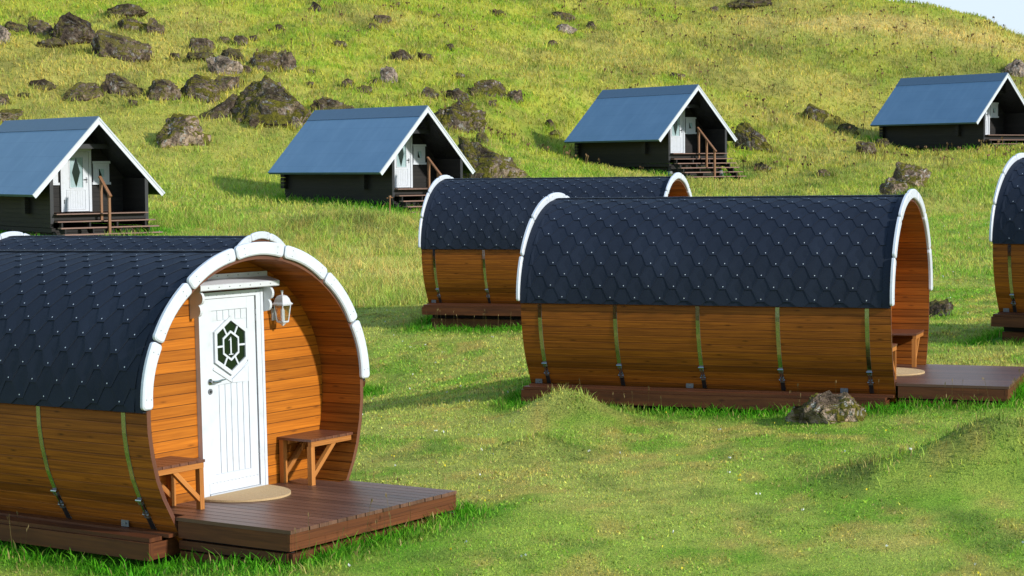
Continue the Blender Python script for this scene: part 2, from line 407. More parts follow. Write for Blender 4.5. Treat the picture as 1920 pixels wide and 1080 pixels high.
FOOT = []   # (matrix inverse, x0, x1, halfwidth)
for t in BARREL.values():
    FOOT.append((np.array(xf(t).inverted()), -4.72, .0, 1.32)); FOOT.append((np.array(xf(t).inverted()), -.02, 1.26, 1.10))
for t in CABIN.values(): FOOT.append((np.array(xf(t).inverted()), -6.35, .1, 1.65))
def foot_dist(x, y):
    """distance outside the nearest building footprint (negative inside)"""
    d = np.full(np.shape(x), 1e3)
    for Mi, x0, x1, hw in FOOT:
        lx = Mi[0, 0] * x + Mi[0, 1] * y + Mi[0, 3] + Mi[0, 2] * 1.0; ly = Mi[1, 0] * x + Mi[1, 1] * y + Mi[1, 3] + Mi[1, 2] * 1.0
        dx = np.maximum(x0 - lx, lx - x1); dy = np.abs(ly) - hw
        o = np.sqrt(np.maximum(dx, 0) ** 2 + np.maximum(dy, 0) ** 2) + np.minimum(np.maximum(dx, dy), 0)
        d = np.minimum(d, o)
    return d
def lerp(a, b, t): return a + (np.asarray(b) - a) * t[..., None]
def grass_colour(x, y):
    x = np.asarray(x, float); y = np.asarray(y, float)
    n1 = fbm(x * .35, y * .35, 21); n2 = fbm(x * 1.3, y * 1.3, 31); n3 = fbm(x * .12, y * .12, 41); n4 = fbm(x * 3.5, y * 2.0, 51, 3)
    hill = np.clip((y - 58) / 25, 0, 1)
    c = np.zeros(x.shape + (3,)) + np.array((.170, .232, .036))
    c = lerp(c, (.235, .245, .058), np.clip((n1 - .42) * 5, 0, 1) * .8)              # dry yellowish
    c = lerp(c, (.100, .190, .018), np.clip((n2 - .50) * 6, 0, 1) * .8)              # fresh green
    c = lerp(c, (.27, .215, .06), np.clip((n4 - .54) * 7, 0, 1) * .7 * (1 - hill))
    c = lerp(c, (.085, .12, .025), np.clip((fbm(x * 2.3, y * 1.6, 57, 3) - .62) * 9, 0, 1) * .55 * (1 - hill))   # straw
    ch = np.zeros(x.shape + (3,)) + np.array((.216, .222, .032))
    ch = lerp(ch, (.135, .195, .018), np.clip((n2 - .46) * 6, 0, 1) * .85)
    ch = lerp(ch, (.27, .20, .07), np.clip((n3 - .48) * 5, 0, 1) * .5)
    ch = lerp(ch, (.075, .08, .025), np.clip((fbm(x * .9, y * .6, 61) - .54) * 8, 0, 1) * .42)
    c = lerp(c, ch, hill) if False else c + (ch - c) * hill[..., None]
    # the tall dry grass band and the mid slope meadow
    mid = np.exp(-((y - 48) / 9) ** 2) * np.clip((x + 10) / 3, 0, 1) * np.clip((4 - x) / 4, 0, 1)
    c = c + (np.array((.34, .26, .10)) - c) * (mid * np.clip((n2 - .3) * 3, 0, 1) * .8)[..., None]
    band = np.exp(-((y - 110 + (x - 20) * .25) / 3.0) ** 2) * np.clip((x - 12) / 6, 0, 1)
    c = c + (np.array((.42, .29, .13)) - c) * (band * .45)[..., None]
    dk = np.exp(-((y - 103 + (x - 20) * .2) / 3.0) ** 2) * np.clip((x - 8) / 6, 0, 1) * np.clip((n1 - .3) * 4, 0, 1)
    c = c + (np.array((.07, .10, .022)) - c) * (dk * .45)[..., None]
    # uncut lush growth round the buildings
    fd = foot_dist(x, y); w = np.clip(1 - fd / np.where(y < 45, .75, 1.5), 0, 1) * np.clip(n2 * 2.2, .3, 1)
    c = c + (np.array((.030, .145, .004)) - c) * np.clip(w * 1.1, 0, .9)[..., None]
    for (mx, my, rx, ry, h) in MOUNDS:
        w = np.exp(-((x - mx) / rx) ** 2 - ((y - my) / ry) ** 2) * np.clip((n2 - .35) * 4, 0, 1)
        c = c + (np.array((.085, .105, .026)) - c) * (w * .85)[..., None]
    return c * (1.92 + .6 * vnoise(x * 9, y * 9, 77))[..., None]

def axis(parts):
    out = []
    for a, b, d in parts: out += list(np.arange(a, b - 1e-6, d))
    return np.array(out + [parts[-1][1]])
xs = axis([(-420, -120, 60), (-120, -62, 8), (-62, -40, 1.6), (-40, -14, .55), (-14, 15, .17), (15, 46, .5), (46, 70, 1.6), (70, 140, 8), (140, 420, 60)])
ys = axis([(-300, -60, 60), (-60, 0, 6), (0, 10, 1), (10, 36, .16), (36, 70, .3), (70, 126, .5), (126, 150, 2), (150, 210, 10), (210, 600, 65)])
XX, YY = np.meshgrid(xs, ys); ZZ = terrain(XX, YY)
nx, ny = len(xs), len(ys)
me = bpy.data.meshes.new('ground'); me.vertices.add(nx * ny)
me.vertices.foreach_set('co', np.stack([XX, YY, ZZ], -1).astype(np.float32).ravel())
ii = (np.arange(ny - 1)[:, None] * nx + np.arange(nx - 1)[None, :]).ravel()
quads = np.stack([ii, ii + 1, ii + nx + 1, ii + nx], -1)
me.loops.add(quads.size); me.polygons.add(len(quads))
me.loops.foreach_set('vertex_index', quads.ravel().astype(np.int32))
me.polygons.foreach_set('loop_start', (np.arange(len(quads)) * 4).astype(np.int32))
me.polygons.foreach_set('use_smooth', np.ones(len(quads), bool))
ca = me.color_attributes.new('Col', 'FLOAT_COLOR', 'POINT')
cc = np.ones((ny, nx, 4), np.float32); cc[..., :3] = grass_colour(XX, YY) * .92
ca.data.foreach_set('color', cc.ravel()); me.update(); me.validate()
me.materials.append(MAT['ground'])
ground = bpy.data.objects.new('ground', me); COL.objects.link(ground)
tag(ground, 'rolling grassy ground rising into a green hillside', 'ground', kind='structure')

# ------------------------------------------------------------------ rocks
def ico(sub):
    import bmesh
    bm = bmesh.new(); bmesh.ops.create_icosphere(bm, subdivisions=sub, radius=1.0)
    v = np.array([q.co[:] for q in bm.verts]); f = np.array([[l.index for l in q.verts] for q in bm.faces]); bm.free(); return v, f
ICO = {s: ico(s) for s in (3, 4, 5, 6)}
def n3(p, s, seed):
    return (fbm(p[:, 0] * s + 5, p[:, 1] * s + p[:, 2] * s * .7, seed, 3) + fbm(p[:, 2] * s, p[:, 0] * s * .6 - p[:, 1] * s + 9, seed + 50, 3)) - 1
ROCK_SPOTS = []
def make_rock(u0, u1, v0, v1, label, mat='rock', style='round', group=None, sink=.38, prof=None):
    """boulder whose silhouette spans u0..u1, v0..v1 of the photograph, resting on the ground there"""
    uc = (u0 + u1) / 2; x, y, z = ground_at(uc, v1)
    w = (u1 - u0) / F_PX * y * 1.1; h = max((v1 - v0) / F_PX * y, .12)
    seed = int(u0 * 13 + v0 * 7) % 9973; rr = np.random.default_rng(seed)
    v, f = ICO[6 if (u1 - u0) > 120 else (5 if (u1 - u0) > 60 else (4 if (u1 - u0) > 26 else 3))]; p = v.copy()
    if style == 'block' or prof is not None: p = np.sign(p) * np.abs(p) ** .45
    # facets cut by random planes, then joints, lumps and pits
    for k in range({'round': 19, 'peak': 19, 'slab': 18, 'block': 16}[style]):
        d = rr.normal(size=3); d[2] = d[2] * .7 + .2; d /= np.linalg.norm(d); off = rr.uniform(.62, 1.15) if prof is not None or style == 'block' else rr.uniform(.36, .80)
        t = p @ d - off; p = p - np.where(t > 0, t, 0)[:, None] * d
    zz = np.clip(p[:, 2], -1, 1.3)
    if style == 'peak' and prof is None:
        k = np.clip(1 - .55 * np.clip(zz + .1, 0, 1), .3, 1); sh = rr.uniform(-.3, .15); p[:, 0] = p[:, 0] * k + sh * np.clip(zz, 0, 1); p[:, 1] *= k
    if style == 'slab' and prof is None: p[:, 2] = p[:, 2] * (1 - .35 * p[:, 0])
    p[:, 0] -= (p[:, 0].max() + p[:, 0].min()) / 2; p[:, 0] /= p[:, 0].max()
    p[:, 1] /= np.abs(p[:, 1]).max(); p[:, 2] -= p[:, 2].min(); p[:, 2] /= p[:, 2].max()
    if prof is not None:
        up = np.clip((p[:, 2] - sink) / (1 - sink), 0, 1); hh = np.interp((p[:, 0] + 1) / 2, np.linspace(0, 1, len(prof)), prof)
        p[:, 2] = np.where(p[:, 2] > sink, sink + (1 - sink) * up * hh, p[:, 2]); p[:, 1] *= (.55 + .45 * np.clip(1 - up * .8, 0, 1))
    asp = np.array([1, .8, np.clip(2 * h / w, .3, 1.5)]); q = p * asp + np.array([seed * .37, 0, 0])
    rid = 1 - np.abs(n3(q, 2.4, seed + 11)) * 2; rid = np.clip(rid - .80, 0, 1) * 5
    g = n3(q, 1.7, seed) * .22 + n3(q, 5.0, seed + 3) * .22 + n3(q, 13.0, seed + 7) * .13 + n3(q, 30.0, seed + 9) * .03 - rid * .12
    c0 = p * np.array([1, 1, 1]); c0[:, 2] -= sink; p = p + c0 * g[:, None]
    dep = min(max(w * .6, h * .7), w * 1.1)
    p[:, 0] *= w / (p[:, 0].max() - p[:, 0].min()); p[:, 1] *= dep / (p[:, 1].max() - p[:, 1].min())
    H = h / (1 - sink); p[:, 2] = (p[:, 2] - p[:, 2].min()) / (p[:, 2].max() - p[:, 2].min()) * H - H * sink
    ROCK_SPOTS.append((x, y + dep * .2, w))
    me = bpy.data.meshes.new('boulder'); me.from_pydata(p.tolist(), [], f.tolist()); me.polygons.foreach_set('use_smooth', [False] * len(f))
    me.materials.append(MAT[mat]); me.update()
    nm = 'boulder' if (u1 - u0) > 24 else 'stone'
    o = bpy.data.objects.new(nm, me); COL.objects.link(o)
    cyy = y + dep * .28
    o.location = (x * cyy / y, cyy, float(terrain(np.array([x * cyy / y]), np.array([cyy]))[0]) * .5 + z * .5)
    tag(o, label, 'rock', group); return o
ROCKS = [
 (-15, 20, 48, 82, 'pale brown boulder at the left picture edge, upper one of two', 'rockpale', 'round'),
 (4, 54, 41, 58, 'long low dark ledge of rock beside the pale boulder at the upper left edge', 'rockdark', 'slab'),
 (53, 97, 37, 68, 'rounded brown boulder left of the dark peaked boulder', 'rock', 'round'),
 (97, 180, 25, 82, 'dark peaked boulder, tallest in the upper left group', 'rockdark', 'peak'),
 (165, 278, 57, 107, 'long sloping slab of brown rock leaning against the dark peaked boulder', 'rock', 'slab'),
 (72, 120, 72, 91, 'low dark slab in the grass below the rounded boulder at upper left', 'rockdark', 'slab'),
 (202, 276, 8, 32, 'ragged low ledge of dark rock, highest in the upper left group', 'rockdark', 'slab'),
 (200, 229, 19, 33, 'short dark ledge just below the ragged highest ledge', 'rockdark', 'block'),
 (222, 277, 32, 56, 'squat block streaked with white lichen under the ragged ledge', 'rockmoss', 'block'),
 (276, 309, 34, 64, 'pointed stone leaning right beside the squat streaked block', 'rock', 'peak'),
 (52, 108, 150, 169, 'flat mossy ledge above the left cabin, leftmost of its row', 'rockdark', 'slab'),
 (118, 188, 155, 188, 'rounded brown boulder with pale face between the flat ledge and the wedge', 'rock', 'round'),
 (195, 267, 138, 178, 'wedge shaped boulder with its sharp point to the upper left', 'rock', 'peak'),
 (269, 340, 150, 187, 'broad rounded boulder directly right of the wedge', 'rock', 'round'),
 (332, 410, 141, 188, 'domed boulder speckled with moss and white lichen', 'rockmoss', 'round'),
 (402, 448, 142, 168, 'small blocky boulder right of the speckled dome', 'rock', 'block'),
 (354, 402, 71, 99, 'brown boulder with flat light top above the row of boulders', 'rock', 'block'),
 (350, 400, 98, 115, 'low dark stone tucked under the flat topped brown boulder', 'rockdark', 'slab'),
 (390, 456, 107, 141, 'pale weathered boulder in the middle of the scree', 'rockpale', 'block'),
 (415, 463, 90, 112, 'dark stone just above the pale weathered boulder', 'rockdark', 'round'),
 (462, 526, 95, 134, 'turf topped ledge with dark underside', 'rockmoss', 'slab'),
 (518, 556, 92, 132, 'brown knob at the right end of the turf topped ledge', 'rock', 'peak'),
 (372, 455, 178, 222, 'low dark tongue of rock at the left foot of the giant boulder', 'rockdark', 'slab'),
 (430, 594, 145, 233, 'giant craggy boulder with grey face, largest on the slope', 'rockmoss', 'peak'),
 (586, 662, 182, 210, 'low rock just behind the ridge left end of the centre cabin', 'rock', 'slab'),
 (500, 538, 217, 235, 'small pale stone at the foot of the giant boulder', 'rockpale', 'round'),
 (542, 574, 219, 241, 'pale stone between the giant boulder and the cabin roof', 'rockpale', 'peak'),
 (292, 392, 215, 273, 'big mossy blocky boulder standing alone right of the left cabin', 'rocklichen', 'block'),
 (-10, 45, 206, 229, 'mossy boulder at the left edge just above the left cabin roof', 'rockmoss', 'round'),
 (-12, 18, 177, 198, 'brown boulder at the left picture edge, lower one of two', 'rock', 'round'),
 (581, 603, 3, 21, 'small dark boulder at the top picture edge above the giant boulder', 'rockdark', 'round'),
 (702, 734, 29, 44, 'small brown boulder, upper of a close pair high on the slope', 'rock', 'block'),
 (689, 718, 42, 58, 'small grey boulder, lower of a close pair high on the slope', 'rockmoss', 'slab'),
 (735, 775, 93, 113, 'dark square boulder alone in mid slope', 'rockdark', 'block'),
 (783, 813, 98, 112, 'flat dark stone right of the square boulder', 'rockdark', 'slab'),
 (715, 746, 124, 155, 'upright block covered with white lichen', 'rockpale', 'block'),
 (786, 822, 163, 183, 'small rock above the ridge of the centre cabin, left of a darker dome', 'rock', 'peak'),
 (834, 880, 168, 190, 'dark domed rock behind the apex of the centre cabin', 'rockdark', 'round'),
 (884, 950, 150, 179, 'broad mossy topped boulder upslope of the centre cabin apex', 'rockmoss', 'round'),
 (950, 982, 169, 192, 'narrow rock sloping right beside the mossy topped boulder', 'rock', 'slab'),
 (806, 912, 190, 246, 'large mossy outcrop touching the right roof edge of the centre cabin', 'rockmoss', 'block'),
 (836, 988, 256, 340, 'long rough outcrop sloping down right of the centre cabin', 'rockmoss', 'slab'),
 (892, 916, 248, 268, 'little grey stone above the rough dark outcrop', 'rock', 'round'),
 (1035, 1076, 22, 37, 'rectangular grey block high on the slope above the right cabin', 'rock', 'block'),
 (1036, 1081, 45, 63, 'low rock with a bright white patch below the rectangular block', 'rockpale', 'slab'),
 (1094, 1121, 39, 55, 'dark stone right of the white patched rock', 'rockdark', 'round'),
 (1252, 1284, 135, 147, 'flat stone in the grass above the ridge of the right centre cabin', 'rock', 'slab'),
 (1366, 1446, -4, 15, 'dark ledge on the skyline of turf at the top picture edge', 'rockdark', 'slab'),
 (1376, 1450, 228, 282, 'mossy sloping boulder beside the right roof edge of the stair cabin', 'rockmoss', 'slab'),
 (1506, 1552, 195, 226, 'pointed boulder between the two right hand cabins', 'rockmoss', 'peak'),
 (1570, 1607, 231, 251, 'rounded dark rock left of the far right cabin, lower of two', 'rockdark', 'round'),
 (1560, 1586, 218, 233, 'small mossy rock left of the far right cabin, upper of two', 'rockmoss', 'round'),
 (1604, 1642, 266, 290, 'low brown rock in front of the left end of the far right cabin', 'rock', 'slab'),
 (1640, 1669, 259, 276, 'small dark rock touching the wall of the far right cabin', 'rockdark', 'peak'),
 (1668, 1742, 304, 352, 'mossy boulder on a mound behind the arch of the side-on barrel', 'rocklichen', 'round'),
 (1650, 1698, 332, 367, 'grey stone at the lower left of the mossy boulder on the mound', 'rocklichen', 'peak'),
 (1532, 1562, 318, 331, 'flat stone half buried in a grassy hump', 'rock', 'slab'),
 (1412, 1446, 305, 320, 'half buried rock in a hump right of the wide stair', 'rock', 'slab'),
 (1484, 1630, 732, 792, 'moss and lichen covered rock in front of the side-on barrel', 'rocklichen', 'round'),
 (1728, 1784, 562, 594, 'dark earthy rock behind the deck of the side-on barrel', 'rockdark', 'slab'),
 (1876, 1930, 112, 142, 'grey rock at the right picture edge above the far right cabin', 'rockpale', 'round'),
]
PROF = {97: [.2, .5, 1, .9, .66, .5, .42], 165: [.7, 1, .96, .82, .68, .52, .4], 195: [.5, 1, .8, .6, .45, .3, .25], 430: [.5, .8, 1, .98, .86, .68, .5, .34],
        292: [.7, .95, 1, .98, .95, .85, .6], 372: [.25, .45, .7, 1, 1], 806: [.8, 1, .95, .9, .8, .7, .5], 836: [.95, 1, .9, .8, .66, .56, .44, .34, .2],
        202: [.85, .8, 1, .9, .8, .65, .4], 1376: [.7, 1, .95, .85, .7, .5, .3], 1484: [.30, .5, .72, .92, 1, .95, .72], 1506: [.35, 1, .75, .55, .35], 586: [.7, 1, .9, .7, .5], 4: [.7, 1, .8, .6, .4], 52: [.7, .9, 1, .9, .6],
        462: [.8, 1, .95, .9, .85], 222: [.8, 1, .95, .9, .8], 884: [.6, .9, 1, .95, .7], 332: [.4, .8, 1, .85, .5], 269: [.5, .9, 1, .95, .7], 1366: [.4, .7, .8, 1, .9]}
for (a, b, c, d, lab, mt, st) in ROCKS: make_rock(a, b, c, d, lab, mt, st, prof=PROF.get(a))
SMALL = [(55, 68, 31, 39), (132, 142, 90, 97), (318, 338, 99, 113), (411, 433, 69, 81), (439, 464, 68, 86), (465, 483, 66, 78), (455, 473, 122, 139), (468, 487, 217, 243), (239, 258, 187, 201),
         (30, 59, 174, 183), (624, 651, 76, 89), (641, 662, 147, 162), (691, 707, 147, 161), (667, 698, 161, 174), (573, 589, 153, 163), (875, 904, 164, 180), (912, 931, 187, 198),
         (1022, 1041, 224, 239), (1023, 1049, 245, 255), (1026, 1045, 75, 87), (1331, 1347, 11, 24), (736, 752, 4, 12), (784, 796, 20, 27), (812, 826, 26, 34), (925, 945, 18, 30), (835, 850, 82, 95), (515, 530, 46, 58),
         (448, 460, 150, 158), (576, 592, 130, 138), (840, 872, 136, 146)]
for (a, b, c, d) in SMALL:
    make_rock(a, b, c, d, 'small brown stone lying loose in the hillside grass', random.choice(['rock', 'rockdark']), random.choice(['round', 'slab', 'block']), group='small loose stones on the hillside', sink=.25)

# ------------------------------------------------------------------ grass
def blades(name, x, y, h, w, col, mat, lean=.5, z=None, label=None, bend=True):
    n = len(x); z = terrain(x, y) - .01 if z is None else z
    ph = rng.uniform(0, 2 * np.pi, n); dx, dy = np.cos(ph), np.sin(ph)
    la = rng.uniform(0, 2 * np.pi, n); ll = rng.uniform(0.1, 1, n) * lean * h
    lx, ly = np.cos(la) * ll, np.sin(la) * ll
    V = np.zeros((n, 5, 3), np.float32)
    for i, (sg, t, k) in enumerate([(-1, 0, 1), (1, 0, 1), (1, .55, .8), (-1, .55, .8), (0, 1, 0)]):
        V[:, i, 0] = x + sg * dx * w * .5 * k + lx * t ** 1.8; V[:, i, 1] = y + sg * dy * w * .5 * k + ly * t ** 1.8
        V[:, i, 2] = z + h * t * (1 - .18 * lean * t)
    me = bpy.data.meshes.new(name); me.vertices.add(n * 5); me.vertices.foreach_set('co', V.ravel())
    b = (np.arange(n) * 5)[:, None]
    loops = np.concatenate([b + np.array([0, 1, 2, 3]), b + np.array([3, 2, 4])], 1)
    me.loops.add(n * 7); me.polygons.add(n * 2)
    me.loops.foreach_set('vertex_index', loops.ravel().astype(np.int32))
    ls = np.stack([np.arange(n) * 7, np.arange(n) * 7 + 4], 1).ravel()
    me.polygons.foreach_set('loop_start', ls.astype(np.int32))
    ca = me.color_attributes.new('Col', 'FLOAT_COLOR', 'POINT')
    C = np.ones((n, 5, 4), np.float32); C[..., :3] = col[:, None, :]
    ca.data.foreach_set('color', C.ravel()); me.update()
    me.materials.append(MAT[mat])
    o = bpy.data.objects.new(name, me); COL.objects.link(o)
    tag(o, label, kind='stuff'); return o
def scatter(y0, y1, dens, slope=.42, pad=1.5):
    A = slope * (y1 ** 2 - y0 ** 2) + 2 * pad * (y1 - y0); n = int(A * dens)
    y = np.sqrt(rng.uniform(y0 ** 2, y1 ** 2, n)); x = rng.uniform(-1, 1, n) * (slope * y + pad)
    return x, y
px, py, ph_, pw = [], [], [], []
for (y0, y1, dens, hh, ww) in [(11, 17, 1900, .030, .0055), (17, 23, 1300, .034, .0068), (23, 38, 560, .050, .010), (38, 60, 190, .13, .018), (60, 80, 80, .19, .03), (80, 128, 46, .24, .045)]:
    x, y = scatter(y0, y1, dens); fd = foot_dist(x, y); k = fd > .02
    if y1 > 80: k &= ~((x > 26 + 6) & (y > 120))
    x, y, fd = x[k], y[k], fd[k]
    nh = fbm(x * .8, y * .8, 81); tall = np.clip(1 - fd / .55, 0, 1) if y1 < 45 else np.clip(1 - fd / .9, 0, 1) * .4
    h = hh * rng.uniform(.45, 1.35, len(x)) * (.55 + .95 * nh) * (1 + tall * (1.4 if y1 < 45 else 1))
    px.append(x); py.append(y); ph_.append(h); pw.append(ww * rng.uniform(.7, 1.4, len(x)))
# lush uncut rim round the barrels
x, y = scatter(11, 40, 1000, .34); fd = foot_dist(x, y); k = (fd > .0) & (fd < .42) & (rng.uniform(0, 1, len(x)) < 1.25 - fd * 2.6) & (fbm(x * 1.1, y * 1.1, 91) > .33)
x, y, fd = x[k], y[k], fd[k]
px.append(x); py.append(y); ph_.append(rng.uniform(.05, .185, len(x)) * (1.05 - fd * 1.4)); pw.append(rng.uniform(.008, .016, len(x)))
for (mx, my, rx, ry, hh) in MOUNDS:
    n = int(900 * rx * ry) if my < 30 else int(260 * rx * ry)
    x = mx + rng.normal(0, .6, n) * rx; y = my + rng.normal(0, .6, n) * ry; k = foot_dist(x, y) > .02; n = int(k.sum())
    px.append(x[k]); py.append(y[k]); ph_.append(rng.uniform(.05, .14, n) * (1 if my < 30 else 2)); pw.append(rng.uniform(.006, .012, n) * (1 if my < 30 else 2.2))
for (dens, y0, y1, wl) in ((260, 12, 26, .016), (110, 26, 44, .03)):
    x, y = scatter(y0, y1, dens); k = (fbm(x * 1.9, y * 1.9, 121, 3) > .50) & (foot_dist(x, y) > .03); x, y = x[k], y[k]
    px.append(x); py.append(y); ph_.append(rng.uniform(.018, .045, len(x)) * (wl / .016) ** .5); pw.append(rng.uniform(.8, 1.6, len(x)) * wl)
# tall golden meadow between the near barrels and the cabins
x, y = scatter(38, 60, 160); k = (fbm(x * .4, y * .4, 111) > .47) & (x > -12) & (x < 6) & (foot_dist(x, y) > .1); x, y = x[k], y[k]
px.append(x); py.append(y); ph_.append(rng.uniform(.15, .42, len(x))); pw.append(rng.uniform(.010, .022, len(x)))
# grass growing up round the rocks
for (rx_, ry_, rw) in ROCK_SPOTS:
    n = int(40 + 26 * rw); a = rng.uniform(0, 2 * np.pi, n); q = rng.uniform(.40, .70, n) * rw
    sc_ = np.clip(ry_ / 60, .35, 1.3); x = rx_ + np.cos(a) * q; y = ry_ + np.sin(a) * q * .7
    px.append(x); py.append(y); ph_.append(rng.uniform(.12, .38, n) * sc_); pw.append(rng.uniform(.015, .035, n) * sc_)
px, py, ph_, pw = map(np.concatenate, (px, py, ph_, pw))
gc = grass_colour(px, py) * np.where(py < 36, rng.uniform(.42, 1.65, len(px)), rng.uniform(.62, 1.4, len(px)))[:, None]
gc[:, 0] *= rng.uniform(.8, 1.22, len(px)); dry = (rng.uniform(0, 1, len(px)) < .13) & (gc[:, 0] > .12)
gc[dry] = np.array((.50, .40, .15)) * rng.uniform(.6, 1.3, dry.sum())[:, None]
blades('grass', px, py, ph_, pw, gc, 'grass', lean=.9, label='short green and straw coloured grass over meadow and slope')

def stalks(name, x, y, h, w, head, colstem, colhead, label, heads=3):
    """thin stems carrying a seed head"""
    n = len(x); z = terrain(x, y)
    lx = rng.normal(0, .10, n) * h; ly = rng.normal(0, .10, n) * h
    V = []; C = []; 
    for a in range(2):
        ang = rng.uniform(0, np.pi, n); dx, dy = np.cos(ang) * w / 2, np.sin(ang) * w / 2
        q = np.zeros((n, 4, 3)); 
        for i, (s, t) in enumerate([(-1, 0), (1, 0), (1, 1), (-1, 1)]):
            q[:, i, 0] = x + s * dx + lx * t; q[:, i, 1] = y + s * dy + ly * t; q[:, i, 2] = z + h * t
        V.append(q); C.append(np.repeat(colstem[:, None, :], 4, 1))
    for a in range(heads):
        ang = rng.uniform(0, np.pi, n); hw, hl = head
        q = np.zeros((n, 4, 3)); ox, oy, oz = rng.normal(0, hw * .6, n), rng.normal(0, hw * .6, n), rng.uniform(-.5, .1, n) * hl
        for i, (s, t) in enumerate([(0, 0), (1, .5), (0, 1), (-1, .5)]):
            tt = 1 - (1 - t) * .0
            q[:, i, 0] = x + lx + ox + s * np.cos(ang) * hw / 2 + lx * .2 * t; q[:, i, 1] = y + ly + oy + s * np.sin(ang) * hw / 2; q[:, i, 2] = z + h + oz + (t - .5) * hl
        V.append(q); C.append(np.repeat(colhead[:, None, :], 4, 1))
    V = np.concatenate(V).astype(np.float32); C = np.concatenate(C).astype(np.float32); m = len(V)
    me = bpy.data.meshes.new(name); me.vertices.add(m * 4); me.vertices.foreach_set('co', V.ravel())
    me.loops.add(m * 4); me.polygons.add(m); me.loops.foreach_set('vertex_index', np.arange(m * 4, dtype=np.int32))
    me.polygons.foreach_set('loop_start', (np.arange(m) * 4).astype(np.int32))
    ca = me.color_attributes.new('Col', 'FLOAT_COLOR', 'POINT'); cc = np.ones((m, 4, 4), np.float32); cc[..., :3] = C
    ca.data.foreach_set('color', cc.ravel()); me.update(); me.materials.append(MAT['stalk'])
    o = bpy.data.objects.new(name, me); COL.objects.link(o); tag(o, label, kind='stuff'); return o
def tint(c, n, v=.3): return np.array(c)[None, :] * rng.uniform(1 - v, 1 + v, n)[:, None]
x, y = scatter(76, 114, .6); k = (fbm(x * .12, y * .12, 71) + .25 * np.clip((x + 5) / 25, -1, 1) + rng.uniform(-.12, .12, len(x)) > .60) & (foot_dist(x, y) > .6)
x, y = x[k], y[k]; n = len(x)
stalks('dock_stalks', x, y, rng.uniform(.2, .55, n), .03, (.10, .13), tint((.22, .15, .06), n), tint((.17, .105, .055), n, .5), 'withered brown dock stalks standing over the upper hillside')
x, y = scatter(13, 36, 260, .34); fd = foot_dist(x, y); k = (fd > .05) & (fd < .5) & (fbm(x * .9, y * .9, 101) > .5) & (rng.uniform(0, 1, len(x)) < .055)
x, y = x[k], y[k]; n = len(x)
stalks('seed_grass', x, y, rng.uniform(.15, .42, n), .003, (.010, .045), tint((.17, .13, .05), n), tint((.28, .20, .09), n), 'dry seed stalks of uncut grass beside the barrel plinths', heads=2)
x, y = scatter(12, 70, .9); k = foot_dist(x, y) > .2; x, y = x[k], y[k]; n = len(x)
wh = rng.uniform(0, 1, n) < .6
stalks('wildflowers', x, y, rng.uniform(.05, .09, n), .003, (.022 , .022), tint((.1, .15, .02), n), np.where(wh[:, None], (.75, .75, .72), (.75, .6, .05)), 'tiny white and yellow meadow flowers in the grass', heads=2)

# ------------------------------------------------------------------ barrels
LB, CC = 4.614, .912
LOW = [(1.365, .90), (1.362, .73), (1.335, .535), (1.284, .325), (1.215, .155), (1.14, .02), (1.06, -.13), (.98, -.24)]
def wood_profile(off=0.0, nt=40):
    """outer wood outline from lower left over the top to lower right, (y, z)"""
    low = LOW[::-1]
    pts = [(-(y - off * .95), z) for y, z in low]
    for i in range(1, nt):
        t = math.pi - math.pi * i / nt
        pts.append(((1.365 - off) * math.cos(t), .90 + (1.235 - off) * math.sin(t)))
    pts += [((y - off * .95), z) for y, z in LOW]
    return pts
def resample(pts, step):
    P = [Vector((0, p[0], p[1])) for p in pts]; out = [P[0]]; L = [0.0]; acc = 0
    tot = sum((P[i + 1] - P[i]).length for i in range(len(P) - 1)); n = round(tot / step); step = tot / n
    cum = [0]
    for i in range(len(P) - 1): cum.append(cum[-1] + (P[i + 1] - P[i]).length)
    res = []
    j = 0
    for k in range(n + 1):
        s = min(k * step, tot - 1e-9)
        while cum[j + 1] < s: j += 1
        t = (s - cum[j]) / (cum[j + 1] - cum[j]); res.append(P[j].lerp(P[j + 1], t))
    return res
def mk_shell():
    mb = MB(); x0, x1 = -LB + .03, -.03
    o = resample(wood_profile(), .094); inn = resample(wood_profile(.045), .094 * .967)
    for k, (P, flip, mt) in enumerate([(o, False, 'stave'), (inn, True, 'stave')]):
        n = len(P)
        for i in range(n - 1):
            a, b = P[i], P[i + 1]; d = (b - a); nn = Vector((0, -d.z, d.y)).normalized() * (1 if not flip else -1)
            g = .007; a2 = a + d.normalized() * g; b2 = b - d.normalized() * g
            a_, b_ = a - nn * .006, b - nn * .006
            for (p, q, v0, v1) in [(a_, a2, .0, .06), (a2, b2, .06, .94), (b2, b_, .94, 1.0)]:
                pts = [Vector((x1, p.y, p.z)), Vector((x0, p.y, p.z)), Vector((x0, q.y, q.z)), Vector((x1, q.y, q.z))]
                uv = [(x1, i + v0 + k * 60), (x0, i + v0 + k * 60), (x0, i + v1 + k * 60), (x1, i + v1 + k * 60)]
                if flip: pts, uv = pts[::-1], uv[::-1]
                mb.face(pts, mt, uv)
    m = min(len(o), len(inn))
    fo = wood_profile(); fi = wood_profile(.045)
    for x, s in ((x1, 1), (x0, -1)):
        for i in range(len(fo) - 1):
            pts = [Vector((x, *fo[i])), Vector((x, *fi[i])), Vector((x, *fi[i + 1])), Vector((x, *fo[i + 1]))]
            mb.face(pts if s > 0 else pts[::-1], 'seat', [(i * .1, 7.4), (i * .1, 7.6), (i * .1 + .1, 7.6), (i * .1 + .1, 7.4)])
    return mb
RA, RB, RZ = 1.400, 1.262, .895     # roof outline half width, height, springing
def roof_pts(n=72):
    return [Vector((0, -RA * math.cos(math.pi * i / n), RZ + RB * math.sin(math.pi * i / n))) for i in range(n + 1)]
_rp = roof_pts(400); _cum = [0]
for i in range(400): _cum.append(_cum[-1] + (_rp[i + 1] - _rp[i]).length)
RTOT = _cum[-1]
